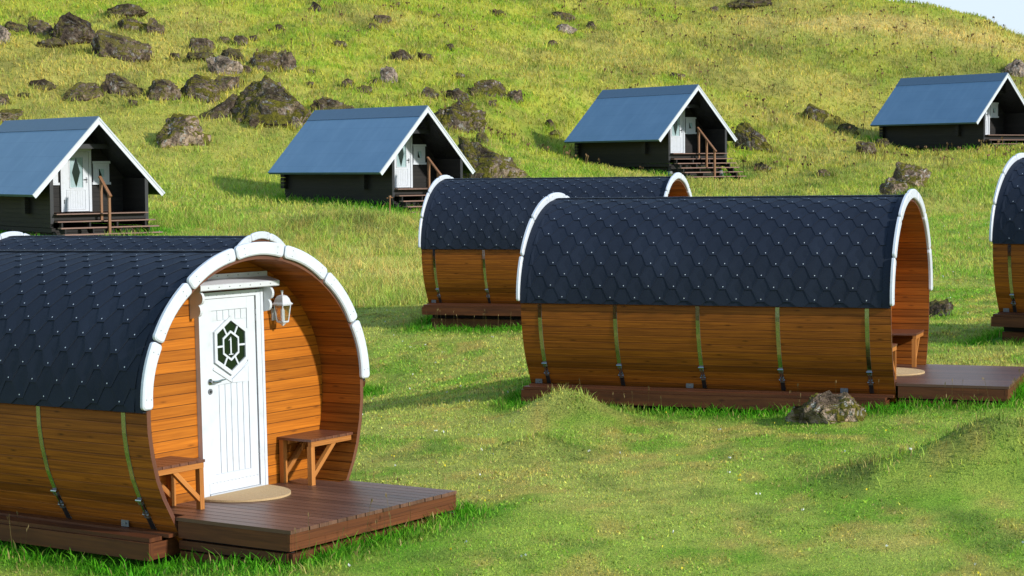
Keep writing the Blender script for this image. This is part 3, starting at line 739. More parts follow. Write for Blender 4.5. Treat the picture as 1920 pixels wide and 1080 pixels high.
def roof_at(s, off=0.0):
    s = max(0, min(RTOT, s)); j = int(np.searchsorted(_cum, s)) - 1; j = max(0, min(399, j))
    t = (s - _cum[j]) / (_cum[j + 1] - _cum[j]); p = _rp[j].lerp(_rp[j + 1], t)
    d = _rp[j + 1] - _rp[j]; nn = Vector((0, -d.z, d.y)).normalized()
    return p + nn * off
def mk_roof():
    mb = MB(); x0, x1 = -LB + .035, -.035
    P = roof_pts(64)
    for i in range(64):
        a, b = P[i], P[i + 1]
        mb.face([(x1, a.y, a.z), (x0, a.y, a.z), (x0, b.y, b.z), (x1, b.y, b.z)], 'shingle')
    for (q, sg) in ((P[0], -1), (P[-1], 1)):      # lower lips
        pts = [(x1, q.y, q.z), (x1, q.y - sg * .03, q.z), (x0, q.y - sg * .03, q.z), (x0, q.y, q.z)]
        mb.face(pts if sg > 0 else pts[::-1], 'shingle_edge')
    for x, s in ((x1, 1), (x0, -1)):
        for i in range(64):
            a, b = P[i], P[i + 1]; c_ = Vector((0, 0, RZ)); a2 = a + (c_ - a) * .03; b2 = b + (c_ - b) * .03
            pts = [(x, a.y, a.z), (x, a2.y, a2.z), (x, b2.y, b2.z), (x, b.y, b.z)]
            mb.face(pts if s > 0 else pts[::-1], 'shingle_edge')
    # hexagonal tabs laid like a honeycomb; lower edges stand proud, a nail in each
    hw, mw, hh, per = .040, .115, .141, .310
    xa, xb = x0 + .095, x1 - .095
    half = RTOT / 2
    rows = int((half - .12) / hh)
    for side in (0, 1):
        for r in range(rows + 1):
            s0 = .035 + hh * r + .02
            k = 0
            xx = xa - per + (per / 2 if r % 2 else 0)
            while xx < xb + per:
                xx += per
                sh = [(-hw, -hh), (hw, -hh), (mw, 0), (hw, hh), (-hw, hh), (-mw, 0)]
                def P3(dx, ds, off):
                    X = max(xa, min(xb, xx + dx)); s = max(.004, min(half - .02, s0 + ds))
                    q = roof_at(s if side == 0 else RTOT - s, off); return Vector((X, q.y, q.z))
                if xx + mw < xa + .02 or xx - mw > xb - .02: continue
                if s0 + hh > half + .10: continue
                lift = {-hh: .0095, 0: .006, hh: .0015}
                T = [P3(dx, ds, lift[ds]) for dx, ds in sh]
                t = random.random()
                f = T if side == 1 else T[::-1]
                mb.face(f[::-1], 'shingle', tile=t)
                # exposed thickness along the three lower edges
                for (i, j) in ((5, 0), (0, 1), (1, 2)):
                    base = [P3(dx, ds, -.001) for (dx, ds) in (sh[j], sh[i])]
                    q = [T[j], T[i], base[1], base[0]]
                    mb.face(q if side == 0 else q[::-1], 'shingle_edge')
                # nail head
                c0 = P3(random.uniform(-.006, .018), -hh + .030, .0135)
                if xa + .02 < c0.x < xb - .02 and s0 - hh > -.01 or (r == 0 and xa < c0.x < xb):
                    q = roof_at((s0 - hh + .026) if side == 0 else RTOT - (s0 - hh + .026), 0); q2 = roof_at((s0 - hh + .04) if side == 0 else RTOT - (s0 - hh + .04), 0)
                    e2 = Vector((0, q2.y - q.y, q2.z - q.z)).normalized() * .0066; e1 = Vector((.0064, 0, 0))
                    ring = [c0 + e1 * math.cos(a) + e2 * math.sin(a) for a in [math.pi / 3 * i for i in range(6)]]
                    mb.face(ring if side == 0 else ring[::-1], 'nail')
    return mb
def mk_ridge():
    mb = MB(); x0, x1 = -LB + .05, -.05; half = RTOT / 2
    n = 16; xs_ = [x0 + (x1 - x0) * i / n for i in range(n + 1)]
    for i in range(n):
        S = [half - .15 + .30 * j / 6 for j in range(7)]
        ov = .02 if i < n - 1 else 0
        for j in range(6):
            a, b = roof_at(S[j], .012), roof_at(S[j + 1], .012); a2, b2 = roof_at(S[j], .0165), roof_at(S[j + 1], .0165)
            mb.face([(xs_[i + 1] + ov, a2.y, a2.z), (xs_[i], a.y, a.z), (xs_[i], b.y, b.z), (xs_[i + 1] + ov, b2.y, b2.z)], 'shingle', tile=random.random())
            mb.face([(xs_[i + 1] + ov, a2.y, a2.z), (xs_[i + 1] + ov, b2.y, b2.z), (xs_[i + 1] + ov, b.y, b.z - .006), (xs_[i + 1] + ov, a.y, a.z - .006)], 'shingle_edge')
        for sg in (-1, 1):
            a = roof_at(half + sg * .15, .014); b = roof_at(half + sg * .15, 0)
            q = [(xs_[i + 1], a.y, a.z), (xs_[i], a.y, a.z), (xs_[i], b.y, b.z), (xs_[i + 1], b.y, b.z)]
            mb.face(q if sg > 0 else q[::-1], 'shingle_edge')
            for dx in (.08, .2):
                c = roof_at(half + sg * .128, .0195); cx = xs_[i] + dx
                ring = [Vector((cx + .006 * math.cos(a), c.y + .006 * math.sin(a), c.z)) for a in [math.pi / 3 * k for k in range(6)]]
                mb.face(ring, 'nail')
    return mb
def mk_trim(k, n=7):
    def fn():
        mb = MB(); a0, a1 = math.pi * k / n, math.pi * (k + 1) / n; gap = .009
        Wd, R1, R2 = .118, 1.0, 0.0
        sl = 1.37 * (a1 - a0)
        def out(inset):
            # rounded rectangle in (s, rho)
            s0, s1, r0, r1 = gap + inset, sl - gap - inset, inset, Wd - inset; rad = .034 - inset * .5
            pts = []
            for (cx, cy, st) in [(s1 - rad, r0 + rad, -90), (s1 - rad, r1 - rad, 0), (s0 + rad, r1 - rad, 90), (s0 + rad, r0 + rad, 180)]:
                for q in range(5):
                    a = R(st + 22.5 * q); pts.append((cx + rad * math.cos(a), cy + rad * math.sin(a)))
            # subdivide the long sides
            full = []
            for i in range(len(pts)):
                p, q = pts[i], pts[(i + 1) % len(pts)]; full.append(p)
                L = abs(q[0] - p[0])
                if L > .1:
                    for t in range(1, 8): full.append((p[0] + (q[0] - p[0]) * t / 8, p[1] + (q[1] - p[1]) * t / 8))
            return full
        def P(pt, x):
            t = a0 + pt[0] / 1.37; rho = pt[1]
            rho = rho + (.010 * math.sin(math.pi * pt[0] / sl) if rho > Wd * .6 else -.004 * math.sin(math.pi * pt[0] / sl)) * (1 if rho > Wd * .6 else -1) * -1
            return Vector((x, -(1.432 - rho) * math.cos(t), CC + (1.324 - rho) * math.sin(t)))
        O0 = [P(p, -.030) for p in out(0)]; O1 = [P(p, -.004) for p in out(0)]; O2 = [P(p, .006) for p in out(.012)]
        m = len(O0)
        for A, B in ((O0, O1), (O1, O2)):
            for i in range(m):
                j = (i + 1) % m; mb.face([A[i], B[i], B[j], A[j]], 'white')
        mb.face(O2[::-1], 'white'); mb.face(O0, 'white')
        for s_ in (.1, sl - .1):
            for r_ in (.035, .09):
                c = P((s_, r_), .008)
                mb.face([c + Vector((0, .005 * math.cos(a), .005 * math.sin(a))) for a in [math.pi / 3 * i for i in range(6)]], 'screw')
        return mb
    return fn
def mk_wall(xw, th, face_mat='planks', cut=None):
    """plank end wall filling the inner outline at x = xw (front face)"""
    def fn():
        mb = MB(); prof = wood_profile(.046)
        def half(z):
            if z >= .90:
                q = (z - .90) / (1.235 - .046); return (1.365 - .046) * math.sqrt(max(0, 1 - q * q))
            for (y0, z0), (y1, z1) in zip(LOW, LOW[1:]):
                if z1 <= z <= z0: return y1 + (y0 - y1) * (z - z1) / (z0 - z1) - .044
            return LOW[-1][0] - .044
        st = .096; z = -.02; i = 0
        while z < 2.08:
            z1 = min(z + st, 2.08); _bid[0] += 1; b = _bid[0] % 997
            nseg = 3; zz = [z + (z1 - z) * q / nseg for q in range(nseg + 1)]
            for q in range(nseg):
                a, c = half(zz[q]), half(zz[q + 1]); v0, v1 = q / nseg, (q + 1) / nseg
                mb.face([(xw, -a, zz[q]), (xw, a, zz[q]), (xw, c, zz[q + 1]), (xw, -c, zz[q + 1])], face_mat, [(-a, b + v0), (a, b + v0), (c, b + v1), (-c, b + v1)])
                mb.face([(xw - th, a, zz[q]), (xw - th, -a, zz[q]), (xw - th, -c, zz[q + 1]), (xw - th, c, zz[q + 1])], face_mat, [(a, b + v0), (-a, b + v0), (-c, b + v1), (c, b + v1)])
            z = z1
        return mb
    return fn
def outer_half(z):
    for (y0, z0), (y1, z1) in zip(LOW, LOW[1:]):
        if z1 <= z <= z0: return y1 + (y0 - y1) * (z - z1) / (z0 - z1)
    return LOW[0][0] if z > .9 else LOW[-1][0]
def mk_strap(x, sg):
    def fn():
        mb = MB(); zs = [.885 - i * (.885 + .13) / 18 for i in range(19)]; w = .024
        for i in range(18):
            a, b = zs[i], zs[i + 1]; ya, yb = outer_half(a) + .005, outer_half(b) + .005
            q = [(x - w, sg * ya, a), (x + w, sg * ya, a), (x + w, sg * yb, b), (x - w, sg * yb, b)]
            mb.face(q if sg > 0 else q[::-1], 'steel')
            for e in (-w, w):
                mb.face([(x + e, sg * ya, a), (x + e, sg * yb, b), (x + e, sg * (yb - .008), b), (x + e, sg * (ya - .008), a)], 'dullsteel')
        return mb
    return fn
def mk_buckle(x, sg):
    def fn():
        mb = MB()
        def at(z, o): return Vector((x, sg * (outer_half(z) + o), z))
        a, b = at(.135, .02), at(-.005, .02)
        mb.bar(at(.15, .014), at(.10, .014), .05, .02, 'dullsteel', up=(0, sg, 0)); mb.bar(at(.03, .014), at(-.02, .014), .05, .02, 'dullsteel', up=(0, sg, 0))
        mb.cyl(a + Vector((-.034, 0, 0)), a + Vector((.034, 0, 0)), .013, .013, 'steel', 8); mb.cyl(b + Vector((-.034, 0, .01)), b + Vector((.034, 0, .01)), .012, .012, 'steel', 8)
        mb.cyl(a, b, .008, .008, 'steel', 8)
        mb.bar(at(-.03, .010), at(-.125, .010), .05, .006, 'darkmetal', up=(0, sg, 0))
        return mb
    return fn
def mk_plate(x, sg):
    def fn():
        mb = MB(); z = -.10; y = outer_half(z)
        mb.obox((x - .05, sg * (y + .012), z - .03), (.09, 0, 0), (0, sg * .006, 0), (0, sg * -.0, .055), 'dullsteel')
        mb.cyl((x, sg * (y + .016), z), (x, sg * (y + .026), z), .012, .012, 'screw', 8)
        return mb
    return fn
def mk_ledge(sg):
    def fn():
        mb = MB(); x0, x1 = -LB - .0, -.1
        mb.box(x0 + .04, x1 + .06, *(sorted((sg * 1.0, sg * 1.155))), -.165, -.135, 'fascia')
        mb.box(x0 + .02, x1 - .01, *(sorted((sg * 1.165, sg * 1.305))), -.186, -.152, 'fascia')
        return mb
    return fn
def mk_skirt(sg):
    def fn():
        mb = MB(); x0, x1 = -LB, -.1
        mb.box(x0, x1, *(sorted((sg * 1.272, sg * 1.322))), -.335, -.190, 'fascia')
        mb.box(x1 - .05, x1 - .003, *(sorted((sg * .95, sg * 1.270))), -.33, -.192, 'fascia')
        mb.box(x0 + .003, x0 + .05, *(sorted((sg * .95, sg * 1.270))), -.33, -.192, 'fascia')
        return mb
    return fn
def mk_beam():
    mb = MB()
    for sg in (-1, 1):
        mb.box(-LB + .12, -.2, *(sorted((sg * 1.06, sg * 1.17))), -.75, -.42, 'fascia')
        mb.box(-LB + .10, -.15, *(sorted((sg * .98, sg * 1.04))), -.42, -.24, 'gap_shade')
    for xx in (-4.4, -2.4, -.5): mb.box(xx, xx + .1, -.97, .97, -.6, -.25, 'fascia')
    return mb
def mk_deck():
    mb = MB(); n = 19; y0 = -1.091; w = 2.182 / n
    for i in range(n):
        ya, yb = y0 + w * i + .004, y0 + w * (i + 1) - .004
        x0 = -.49 if max(abs(ya), abs(yb)) < 1.07 else -.022
        mb.box(x0, 1.249 + random.uniform(-.004, .004), ya, yb, -.030, 0, 'deck')
    return mb
def mk_deckside():
    mb = MB()
    # front fascia
    mb.box(1.205, 1.240, -1.085, 1.085, -.105, -.032, 'fascia'); mb.box(1.203, 1.236, -1.085, 1.085, -.168, -.108, 'fascia')
    mb.box(1.200, 1.242, -1.06, 1.09, -.290, -.192, 'fascia'); mb.box(1.18, 1.2, -1.0, 1.05, -.6, -.29, 'gap_shade')
    for sg in (-1, 1):
        mb.box(.0, 1.204, *(sorted((sg * 1.045, sg * 1.084))), -.170, -.032, 'fascia')
        mb.box(.0, 1.199, *(sorted((sg * 1.03, sg * 1.078))), -.262, -.192, 'fascia')
        mb.box(.0, 1.19, *(sorted((sg * 1.025, sg * 1.07))), -.40, -.282, 'fascia')
        mb.box(.02, 1.19, *(sorted((sg * .98, sg * 1.02))), -.55, -.04, 'gap_shade')
    return mb
HEX_O = [(.070, 1.545), (.250, 1.432), (.250, 1.200), (.070, 1.088), (-.110, 1.200), (-.110, 1.432)]
HEX_I = [(.070, 1.452), (.172, 1.388), (.172, 1.246), (.070, 1.180), (-.032, 1.246), (-.032, 1.388)]
DX = -.462      # front face of the door leaf
def scale_poly(P, k, c=(.07, 1.316)): return [(c[0] + (p[0] - c[0]) * k, c[1] + (p[1] - c[1]) * k) for p in P]
def ring(mb, A, B, x0, x1, mat):
    n = len(A)
    for i in range(n):
        j = (i + 1) % n
        a0, a1, b0, b1 = [Vector((0, *p)) for p in (A[i], A[j], B[i], B[j])]
        X0, X1 = Vector((x0, 0, 0)), Vector((x1, 0, 0))
        mb.face([a0 + X1, b0 + X1, b1 + X1, a1 + X1], mat); mb.face([a0 + X0, a1 + X0, a1 + X1, a0 + X1][::-1], mat)
        mb.face([b0 + X0, b0 + X1, b1 + X1, b1 + X0][::-1], mat)
def mk_doorleaf():
    mb = MB(); y0, y1, z0, z1 = -.247, .385, .03, 1.742
    mb.box(DX - .04, DX - .010, y0, y1, z0, z1, 'white')
    # stiles, rails
    mb.box(DX - .010, DX + .002, y0, -.165, z0, z1, 'white'); mb.box(DX - .010, DX + .002, .285, y1, z0, z1, 'white')
    mb.box(DX - .010, DX + .001, -.165, .285, z0, .19, 'white'); mb.box(DX - .010, DX + .001, -.165, .285, 1.64, z1, 'white')
    # tongue and groove boards, interrupted by the window
    n = 6; w = .45 / n
    for i in range(n):
        a, b = -.165 + w * i + .005, -.165 + w * (i + 1) - .005
        mb.box(DX - .010, DX - .003, a, b, .195, .98 if 0 < i < 5 else .98, 'white')
        mb.box(DX - .010, DX - .003, a, b, 1.55, 1.635, 'white')
    # chevron mouldings beside the window
    mb.prism([(DX - .010, -.165, .98), (DX - .010, .07, .985), (DX - .010, -.165, 1.16)], (.009, 0, 0), 'white')
    mb.prism([(DX - .010, .07, .985), (DX - .010, .285, .98), (DX - .010, .285, 1.16)], (.009, 0, 0), 'white')
    mb.bar((DX + .002, -.16, 1.13), (DX + .002, .07, 1.0), .022, .012, 'white', up=(1, 0, 0)); mb.bar((DX + .002, .28, 1.13), (DX + .002, .07, 1.0), .022, .012, 'white', up=(1, 0, 0))
    for i in range(13):
        y = -.22 + i * .047; mb.bar((DX + .002, y, .125), (DX + .002, y + .03, .125), .003, .006, 'greywhite')
        mb.bar((DX + .004, y + .015, .118), (DX + .004, y + .023, .118), .004, .004, 'screw')
    mb.box(DX - .002, DX + .006, y0 + .003, y1 - .003, .032, .12, 'white')
    return mb
def mk_pane():
    mb = MB(); mb.face([(DX - .004, y, z) for y, z in HEX_O][::-1], 'glass'); return mb
def mk_muntin():
    mb = MB()
    ring(mb, scale_poly(HEX_O, 1.16), scale_poly(HEX_O, .985), DX - .008, DX + .012, 'white')
    ring(mb, HEX_I, scale_poly(HEX_I, .84), DX - .004, DX + .006, 'white')
    for i in range(6):
        j = (i + 1) % 6
        a = ((HEX_I[i][0] + HEX_I[j][0]) / 2, (HEX_I[i][1] + HEX_I[j][1]) / 2); b = ((HEX_O[i][0] + HEX_O[j][0]) / 2, (HEX_O[i][1] + HEX_O[j][1]) / 2)
        mb.bar((DX + .001, *a), (DX + .001, *b), .017, .008, 'white', up=(1, 0, 0))
    return mb
def mk_one():
    mb = MB(); x = DX + .001; y, z = .066, 1.315
    def rect(y0, y1, z0, z1): mb.box(x - .002, x + .003, y0, y1, z0, z1, 'white')
    rect(y - .004, y + .012, z - .072, z + .066); rect(y - .022, y + .032, z - .080, z - .072)
    mb.prism([(x - .002, y - .024, z + .048), (x - .002, y - .004, z + .055), (x - .002, y + .012, z + .078), (x - .002, y + .004, z + .078), (x - .002, y - .006, z + .064)], (.005, 0, 0), 'white')
    return mb
def mk_handle():
    mb = MB()
    mb.cyl((DX, -.205, 1.02), (DX + .012, -.205, 1.02), .026, .026, 'steel', 14); mb.cyl((DX + .012, -.205, 1.02), (DX + .05, -.205, 1.02), .011, .011, 'steel', 10)
    for (a, b, r0, r1) in [((-.205, 1.02), (-.15, 1.017), .011, .010), ((-.15, 1.017), (-.10, 1.026), .010, .008), ((-.10, 1.026), (-.055, 1.028), .008, .005)]:
        mb.cyl((DX + .048, *a), (DX + .048, *b), r0, r1, 'steel', 8)
    return mb
def mk_lock():
    mb = MB(); mb.cyl((DX, -.205, .932), (DX + .01, -.205, .932), .027, .025, 'dullsteel', 14); mb.cyl((DX + .01, -.205, .932), (DX + .014, -.205, .932), .011, .011, 'darkmetal', 10); return mb
def mk_hinge(z):
    def fn():
        mb = MB(); mb.cyl((DX + .006, .392, z - .055), (DX + .006, .392, z - .004), .007, .007, 'dullsteel', 8); mb.cyl((DX + .006, .392, z + .004), (DX + .006, .392, z + .055), .007, .007, 'dullsteel', 8); return mb
    return fn
def mk_frame():
    mb = MB()
    mb.box(-.50, -.452, -.329, -.252, .0, 1.80, 'white'); mb.box(-.50, -.452, .398, .487, .0, 1.80, 'white'); mb.box(-.50, -.453, -.252, .398, 1.747, 1.80, 'white')
    mb.box(-.453, -.446, -.329, -.300, .0, 1.80, 'white'); mb.box(-.453, -.446, .455, .487, .0, 1.80, 'white')
    mb.box(-.50, -.44, -.25, .396, .0, .028, 'greywhite')
    for i in range(7): mb.bar((-.4515, -.2 + i * .1, 1.775), (-.4515, -.19 + i * .1, 1.775), .008, .004, 'screw')
    return mb
def mk_canopy():
    mb = MB(); y0, y1 = -.42, .575
    pr = [(-.499, 1.825), (-.330, 1.825), (-.322, 1.832), (-.322, 1.872), (-.33, 1.877), (-.468, 1.915), (-.468, 1.958), (-.499, 1.958)]
    # outline seen from +y
    P = [Vector((x, y0, z)) for x, z in pr]
    mb.prism(P[::-1], (0, y1 - y0, 0), 'white')
    for i in range(7):
        y = y0 + .09 + i * .13
        for (x, z) in ((-.3215, 1.852), (-.4675, 1.94)):
            mb.obox((x, y, z - .005), (.003, 0, 0), (0, .009, 0), (0, 0, .009), 'screw')
    return mb
def mk_bracket(y):
    def fn():
        mb = MB(); pr = [(-.499, 1.822)]
        pr.append((-.37, 1.822))
        for i in range(9): a = R(80 - 20 * i); pr.append((-.385 + .048 * math.cos(a), 1.762 + .055 * math.sin(a)))
        for i in range(9): a = R(60 - 20 * i); pr.append((-.415 + .048 * math.cos(a), 1.655 + .055 * math.sin(a)))
        pr.append((-.46, 1.590)); pr.append((-.499, 1.585))
        mb.prism([Vector((x, y, z)) for x, z in pr], (0, .028, 0), 'white'); return mb
    return fn
def mk_lamp_body():
    mb = MB(); cx, cy = -.385, .675
    def sq(z, r): return [Vector((cx - r, cy - r, z)), Vector((cx + r, cy - r, z)), Vector((cx + r, cy + r, z)), Vector((cx - r, cy + r, z))]
    def loft(rings):
        for A, B in zip(rings, rings[1:]):
            for i in range(4):
                j = (i + 1) % 4; mb.face([A[i], A[j], B[j], B[i]], 'white')
        mb.face(rings[0][::-1], 'white'); mb.face(rings[-1], 'white')
    loft([sq(1.645, .066), sq(1.651, .068), sq(1.668, .054), sq(1.700, .046), sq(1.724, .032), sq(1.734, .012)])
    mb.cyl((cx, cy, 1.734), (cx, cy, 1.752), .008, .008, 'white', 8); mb.cyl((cx, cy, 1.752), (cx, cy, 1.776), .011, .013, 'white', 8)
    loft([sq(1.450, .004), sq(1.474, .020), sq(1.480, .034), sq(1.492, .040)])
    for sx in (-1, 1):
        for sy in (-1, 1):
            mb.bar((cx + sx * .036, cy + sy * .036, 1.488), (cx + sx * .054, cy + sy * .054, 1.648), .008, .008, 'white')
    for z, r in ((1.492, .038), (1.642, .056)):
        for a, b in (((-1, -1), (1, -1)), ((1, -1), (1, 1)), ((1, 1), (-1, 1)), ((-1, 1), (-1, -1))):
            mb.bar((cx + a[0] * r, cy + a[1] * r, z), (cx + b[0] * r, cy + b[1] * r, z), .008, .008, 'white')
    mb.box(-.499, -.482, cy - .03, cy + .03, 1.50, 1.61, 'white'); mb.bar((-.485, cy, 1.59), (-.43, cy, 1.65), .016, .016, 'white'); mb.bar((-.485, cy, 1.53), (-.42, cy, 1.49), .016, .016, 'white')
    return mb
def mk_lamp_glass():
    mb = MB(); cx, cy = -.385, .675
    A = [Vector((cx + a * .037, cy + b * .037, 1.494)) for a, b in ((-1, -1), (1, -1), (1, 1), (-1, 1))]; B = [Vector((cx + a * .053, cy + b * .053, 1.642)) for a, b in ((-1, -1), (1, -1), (1, 1), (-1, 1))]
    for i in range(4): j = (i + 1) % 4; mb.face([A[i], A[j], B[j], B[i]], 'lampglass')
    return mb
def mk_lamp_bulb():
    mb = MB(); mb.cyl((-.385, .675, 1.495), (-.385, .675, 1.59), .020, .020, 'bulb', 12); mb.cyl((-.385, .675, 1.59), (-.385, .675, 1.612), .020, .009, 'bulb', 12); return mb
def mk_bench_seat(sg):
    def fn():
        mb = MB(); n = 6; a, b = .668, 1.262; w = (b - a) / n
        for i in range(n):
            ya, yb = a + w * i + .003, a + w * (i + 1) - .003
            mb.box(-.495, -.080, *(sorted((sg * ya, sg * yb))), .400, .424, 'seat')
        return mb
    return fn
def mk_bench_leg(sg, x):
    def fn():
        mb = MB(); mb.box(x - .025, x + .025, *(sorted((sg * .682, sg * .730))), .001, .399 if x < -.3 else .352, 'bench'); return mb
    return fn
def mk_bench_brace(sg, x):
    def fn():
        mb = MB(); mb.bar((x, sg * .722, .085), (x, sg * 1.03, .375), .040, .040, 'bench', up=(1, 0, 0)); return mb
    return fn
def mk_bench_rail(sg):
    def fn():
        mb = MB()
        mb.box(-.128, -.086, *(sorted((sg * .682, sg * 1.240))), .353, .399, 'bench'); mb.box(-.470, -.430, *(sorted((sg * .735, sg * 1.240))), .353, .399, 'bench')
        return mb
    return fn

def make_barrel(key, label, number=False, straps=(-4.336, -3.359, -2.322, -1.352, -.304)):
    t = BARREL[key]
    th = empty('barrel_cabin', (t[0], t[1], t[2] + CZ), (t[5], t[4], t[3]))
    tag(th, label, 'barrel cabin', 'wooden barrel cabins on the meadow')
    part('barrel_shell', th, mk_shell, 0)
    rf = part('shingle_roof', th, mk_roof, 0); part('ridge_strip', rf, mk_ridge, 0)
    for k in range(7):
        part('arch_board', th, mk_trim(k), k)
        part('arch_board', th, mk_trim(k), k, loc=(-LB + .024, 0, 0))
    part('end_wall', th, mk_wall(-.50, .05), 'f'); part('end_wall', th, mk_wall(-LB + .10, .05), 'b')
    d = part('door', th, mk_doorleaf, 0)
    part('door_window', d, mk_pane, 0); part('window_lattice', d, mk_muntin, 0); part('door_handle', d, mk_handle, 0); part('door_lock', d, mk_lock, 0)
    for z in (1.57, .31): part('hinge', d, mk_hinge(z), z)
    if number: part('door_number', d, mk_one, 0, label='white numeral 1 on the dark glass')
    part('door_frame', th, mk_frame, 0)
    cn = part('door_canopy', th, mk_canopy, 0)
    for y in (-.385, .492): part('canopy_bracket', cn, mk_bracket(y), y)
    lp = part('wall_lantern', th, mk_lamp_body, 0); part('lantern_glass', lp, mk_lamp_glass, 0); part('lantern_bulb', lp, mk_lamp_bulb, 0)
    for sg in (-1, 1):
        for x in straps:
            s_ = part('steel_strap', th, mk_strap(x, sg), (x, sg)); part('strap_buckle', s_, mk_buckle(x, sg), (x, sg))
        for x in (-4.46, -2.5, -.62): part('fixing_plate', th, mk_plate(x, sg), (x, sg))
        part('side_ledge', th, mk_ledge(sg), sg); part('skirt_board', th, mk_skirt(sg), sg)
        b = part('bench', th, mk_bench_seat(sg), sg); part('bench_rail', b, mk_bench_rail(sg), sg)
        for x in (-.115, -.455):
            part('bench_leg', b, mk_bench_leg(sg, x), (sg, x)); part('bench_brace', b, mk_bench_brace(sg, x), (sg, x))
    part('base_beams', th, mk_beam, 0)
    dk = part('deck', th, mk_deck, 0); part('deck_fascia', dk, mk_deckside, 0)
    return th
make_barrel('A', 'nearest barrel cabin with a numeral 1 on its white door and a wide brown deck', number=True)
make_barrel('B', 'barrel cabin seen side on behind the mossy rock, its deck pointing right')
make_barrel('C', 'barrel cabin mostly hidden behind the nearest one, only its roof crest showing')
make_barrel('D', 'barrel cabin standing behind the side-on one, its roof partly hidden by it')
make_barrel('E', 'barrel cabin cut off by the right picture edge, only its rear end showing')

def mk_mat():
    mb = MB(); n = 28; xc, r, ry = -.425, .55, .44
    P = [(xc, .07 - ry)]
    P = [(xc + r * math.cos(R(-90 + 180 * i / n)), .02 + ry * math.sin(R(-90 + 180 * i / n))) for i in range(n + 1)]
    mb.prism([Vector((x, y, .002)) for x, y in P], (0, 0, .018), 'coir'); return mb
for key, lab in (('A', 'half round tan coir mat before the door with the numeral 1'), ('B', 'half round tan coir mat on the deck of the side-on barrel cabin')):
    t = BARREL[key]; o = part('doormat', None, mk_mat, 0)
    o.location = (t[0], t[1], t[2] + CZ); o.rotation_euler = (t[5], t[4], t[3]); tag(o, lab, 'doormat', 'coir doormats')

# ------------------------------------------------------------------ black timber cabins
WE, HR, LR, WW, HE, RX = 2.186, 2.30, 6.52, 1.607, .571, -1.42
SL = math.hypot(WE, HR); SN = Vector((0, -HR, WE)).normalized()   # left slope: outward normal is (0,-HR,WE)/len
def mk_slope(sg):
    def fn():
        mb = MB(); th = .10; nn = Vector((0, sg * HR, WE)).normalized()
        a = Vector((0, sg * WE, 0)); b = Vector((0, 0, HR)); X0, X1 = Vector((-LR, 0, 0)), Vector((0, 0, 0))
        top = [a + X1, a + X0, b + X0, b + X1]; uv = [(0, 0), (LR, 0), (LR, SL), (0, SL)]
        lo = [p - nn * th for p in top]
        if sg > 0: top, lo, uv = top[::-1], lo[::-1], uv[::-1]
        mb.face(top[::-1], 'blueroof', uv[::-1]); mb.face(lo, 'soffit')
        for i in range(4):
            j = (i + 1) % 4; mb.face([top[i], top[j], lo[j], lo[i]], 'ridgecap')
        return mb
    return fn
def mk_ridgecap():
    mb = MB(); k = .165
    for sg in (-1, 1):
        nn = Vector((0, sg * HR, WE)).normalized(); b = Vector((0, 0, HR)); a = b + (Vector((0, sg * WE, 0)) - b) * k
        o = nn * .012; X0, X1 = Vector((-LR - .01, 0, 0)), Vector((.012, 0, 0))
        q = [a + o + X1, a + o + X0, b + Vector((0, 0, .016)) + X0, b + Vector((0, 0, .016)) + X1]
        mb.face(q[::-1] if sg < 0 else q, 'ridgecap')
        e = [a + o + X1, a + o + X0, a + X0, a + X1]; mb.face(e if sg < 0 else e[::-1], 'shingle_edge')
        f = [a + o + X1, b + Vector((0, 0, .016)) + X1, b + X1, a + X1]; mb.face(f, 'ridgecap')
    return mb
def mk_barge(sg, x):
    def fn():
        mb = MB(); d = Vector((0, -sg * WE, HR)); nn = Vector((0, sg * HR, WE)).normalized()
        a = Vector((x, sg * WE, 0)) - nn * .006; b = Vector((x, 0, HR)) - nn * .006
        # board below the roof skin
        lo = nn * -.150; cut = Vector((0, 0, HR - .150 * SL / WE - .006 * SL / WE))
        P = [a, b, Vector((x, 0, HR - .156 * SL / WE)), a + lo]
        P = [Vector(p) for p in P]
        if sg < 0: P = P[::-1]
        mb.prism(P, (.028, 0, 0), 'white')
        a2, b2 = a + Vector((.028, 0, 0)), b + Vector((.028, 0, 0))
        P = [a2, b2, Vector((x + .028, 0, HR - .055 * SL / WE)), a2 - nn * .05]
        if sg < 0: P = P[::-1]
        mb.prism(P, (.016, 0, 0), 'greywhite')
        return mb
    return fn
def roof_under(y): return (HR - .10 * SL / WE) - abs(y) * HR / WE
def mk_sidewall(sg):
    def fn():
        mb = MB(); st = .135; z = -HE - .42; y0, y1 = WW - .09, WW; i = 0
        top = roof_under(WW) - .005
        while z < top:
            z1 = min(z + st, top)
            mb.box(-LR + .25, -.03, *(sorted((sg * y0, sg * (y1 - .0)))), z + .004, z1 - .004, 'black'); z = z1
        mb.box(-LR + .30, -.05, *(sorted((sg * (y0 + .01), sg * (y1 - .012)))), -HE - .42, top - .01, 'gap_shade')
        return mb
    return fn
def mk_gable(x, z0):
    def fn():
        mb = MB(); st = .135; z = z0; 
        while z < HR - .4:
            z1 = z + st
            def hw(zz): return min(WW - .095, max(.02, ((HR - .10 * SL / WE) - zz) * WE / HR - .02))
            _bid[0] += 1; b = _bid[0] % 997
            a, c = hw(z), hw(z1)
            mb.face([(x, -a, z), (x, a, z), (x, c, z1), (x, -c, z1)], 'black', [(-a, b + .0), (a, b + .0), (c, b + 1), (-c, b + 1)])
            mb.face([(x - .08, a, z), (x - .08, -a, z), (x - .08, -c, z1), (x - .08, c, z1)], 'black', [(a, b), (-a, b), (-c, b + 1), (c, b + 1)])
            z = z1
        return mb
    return fn
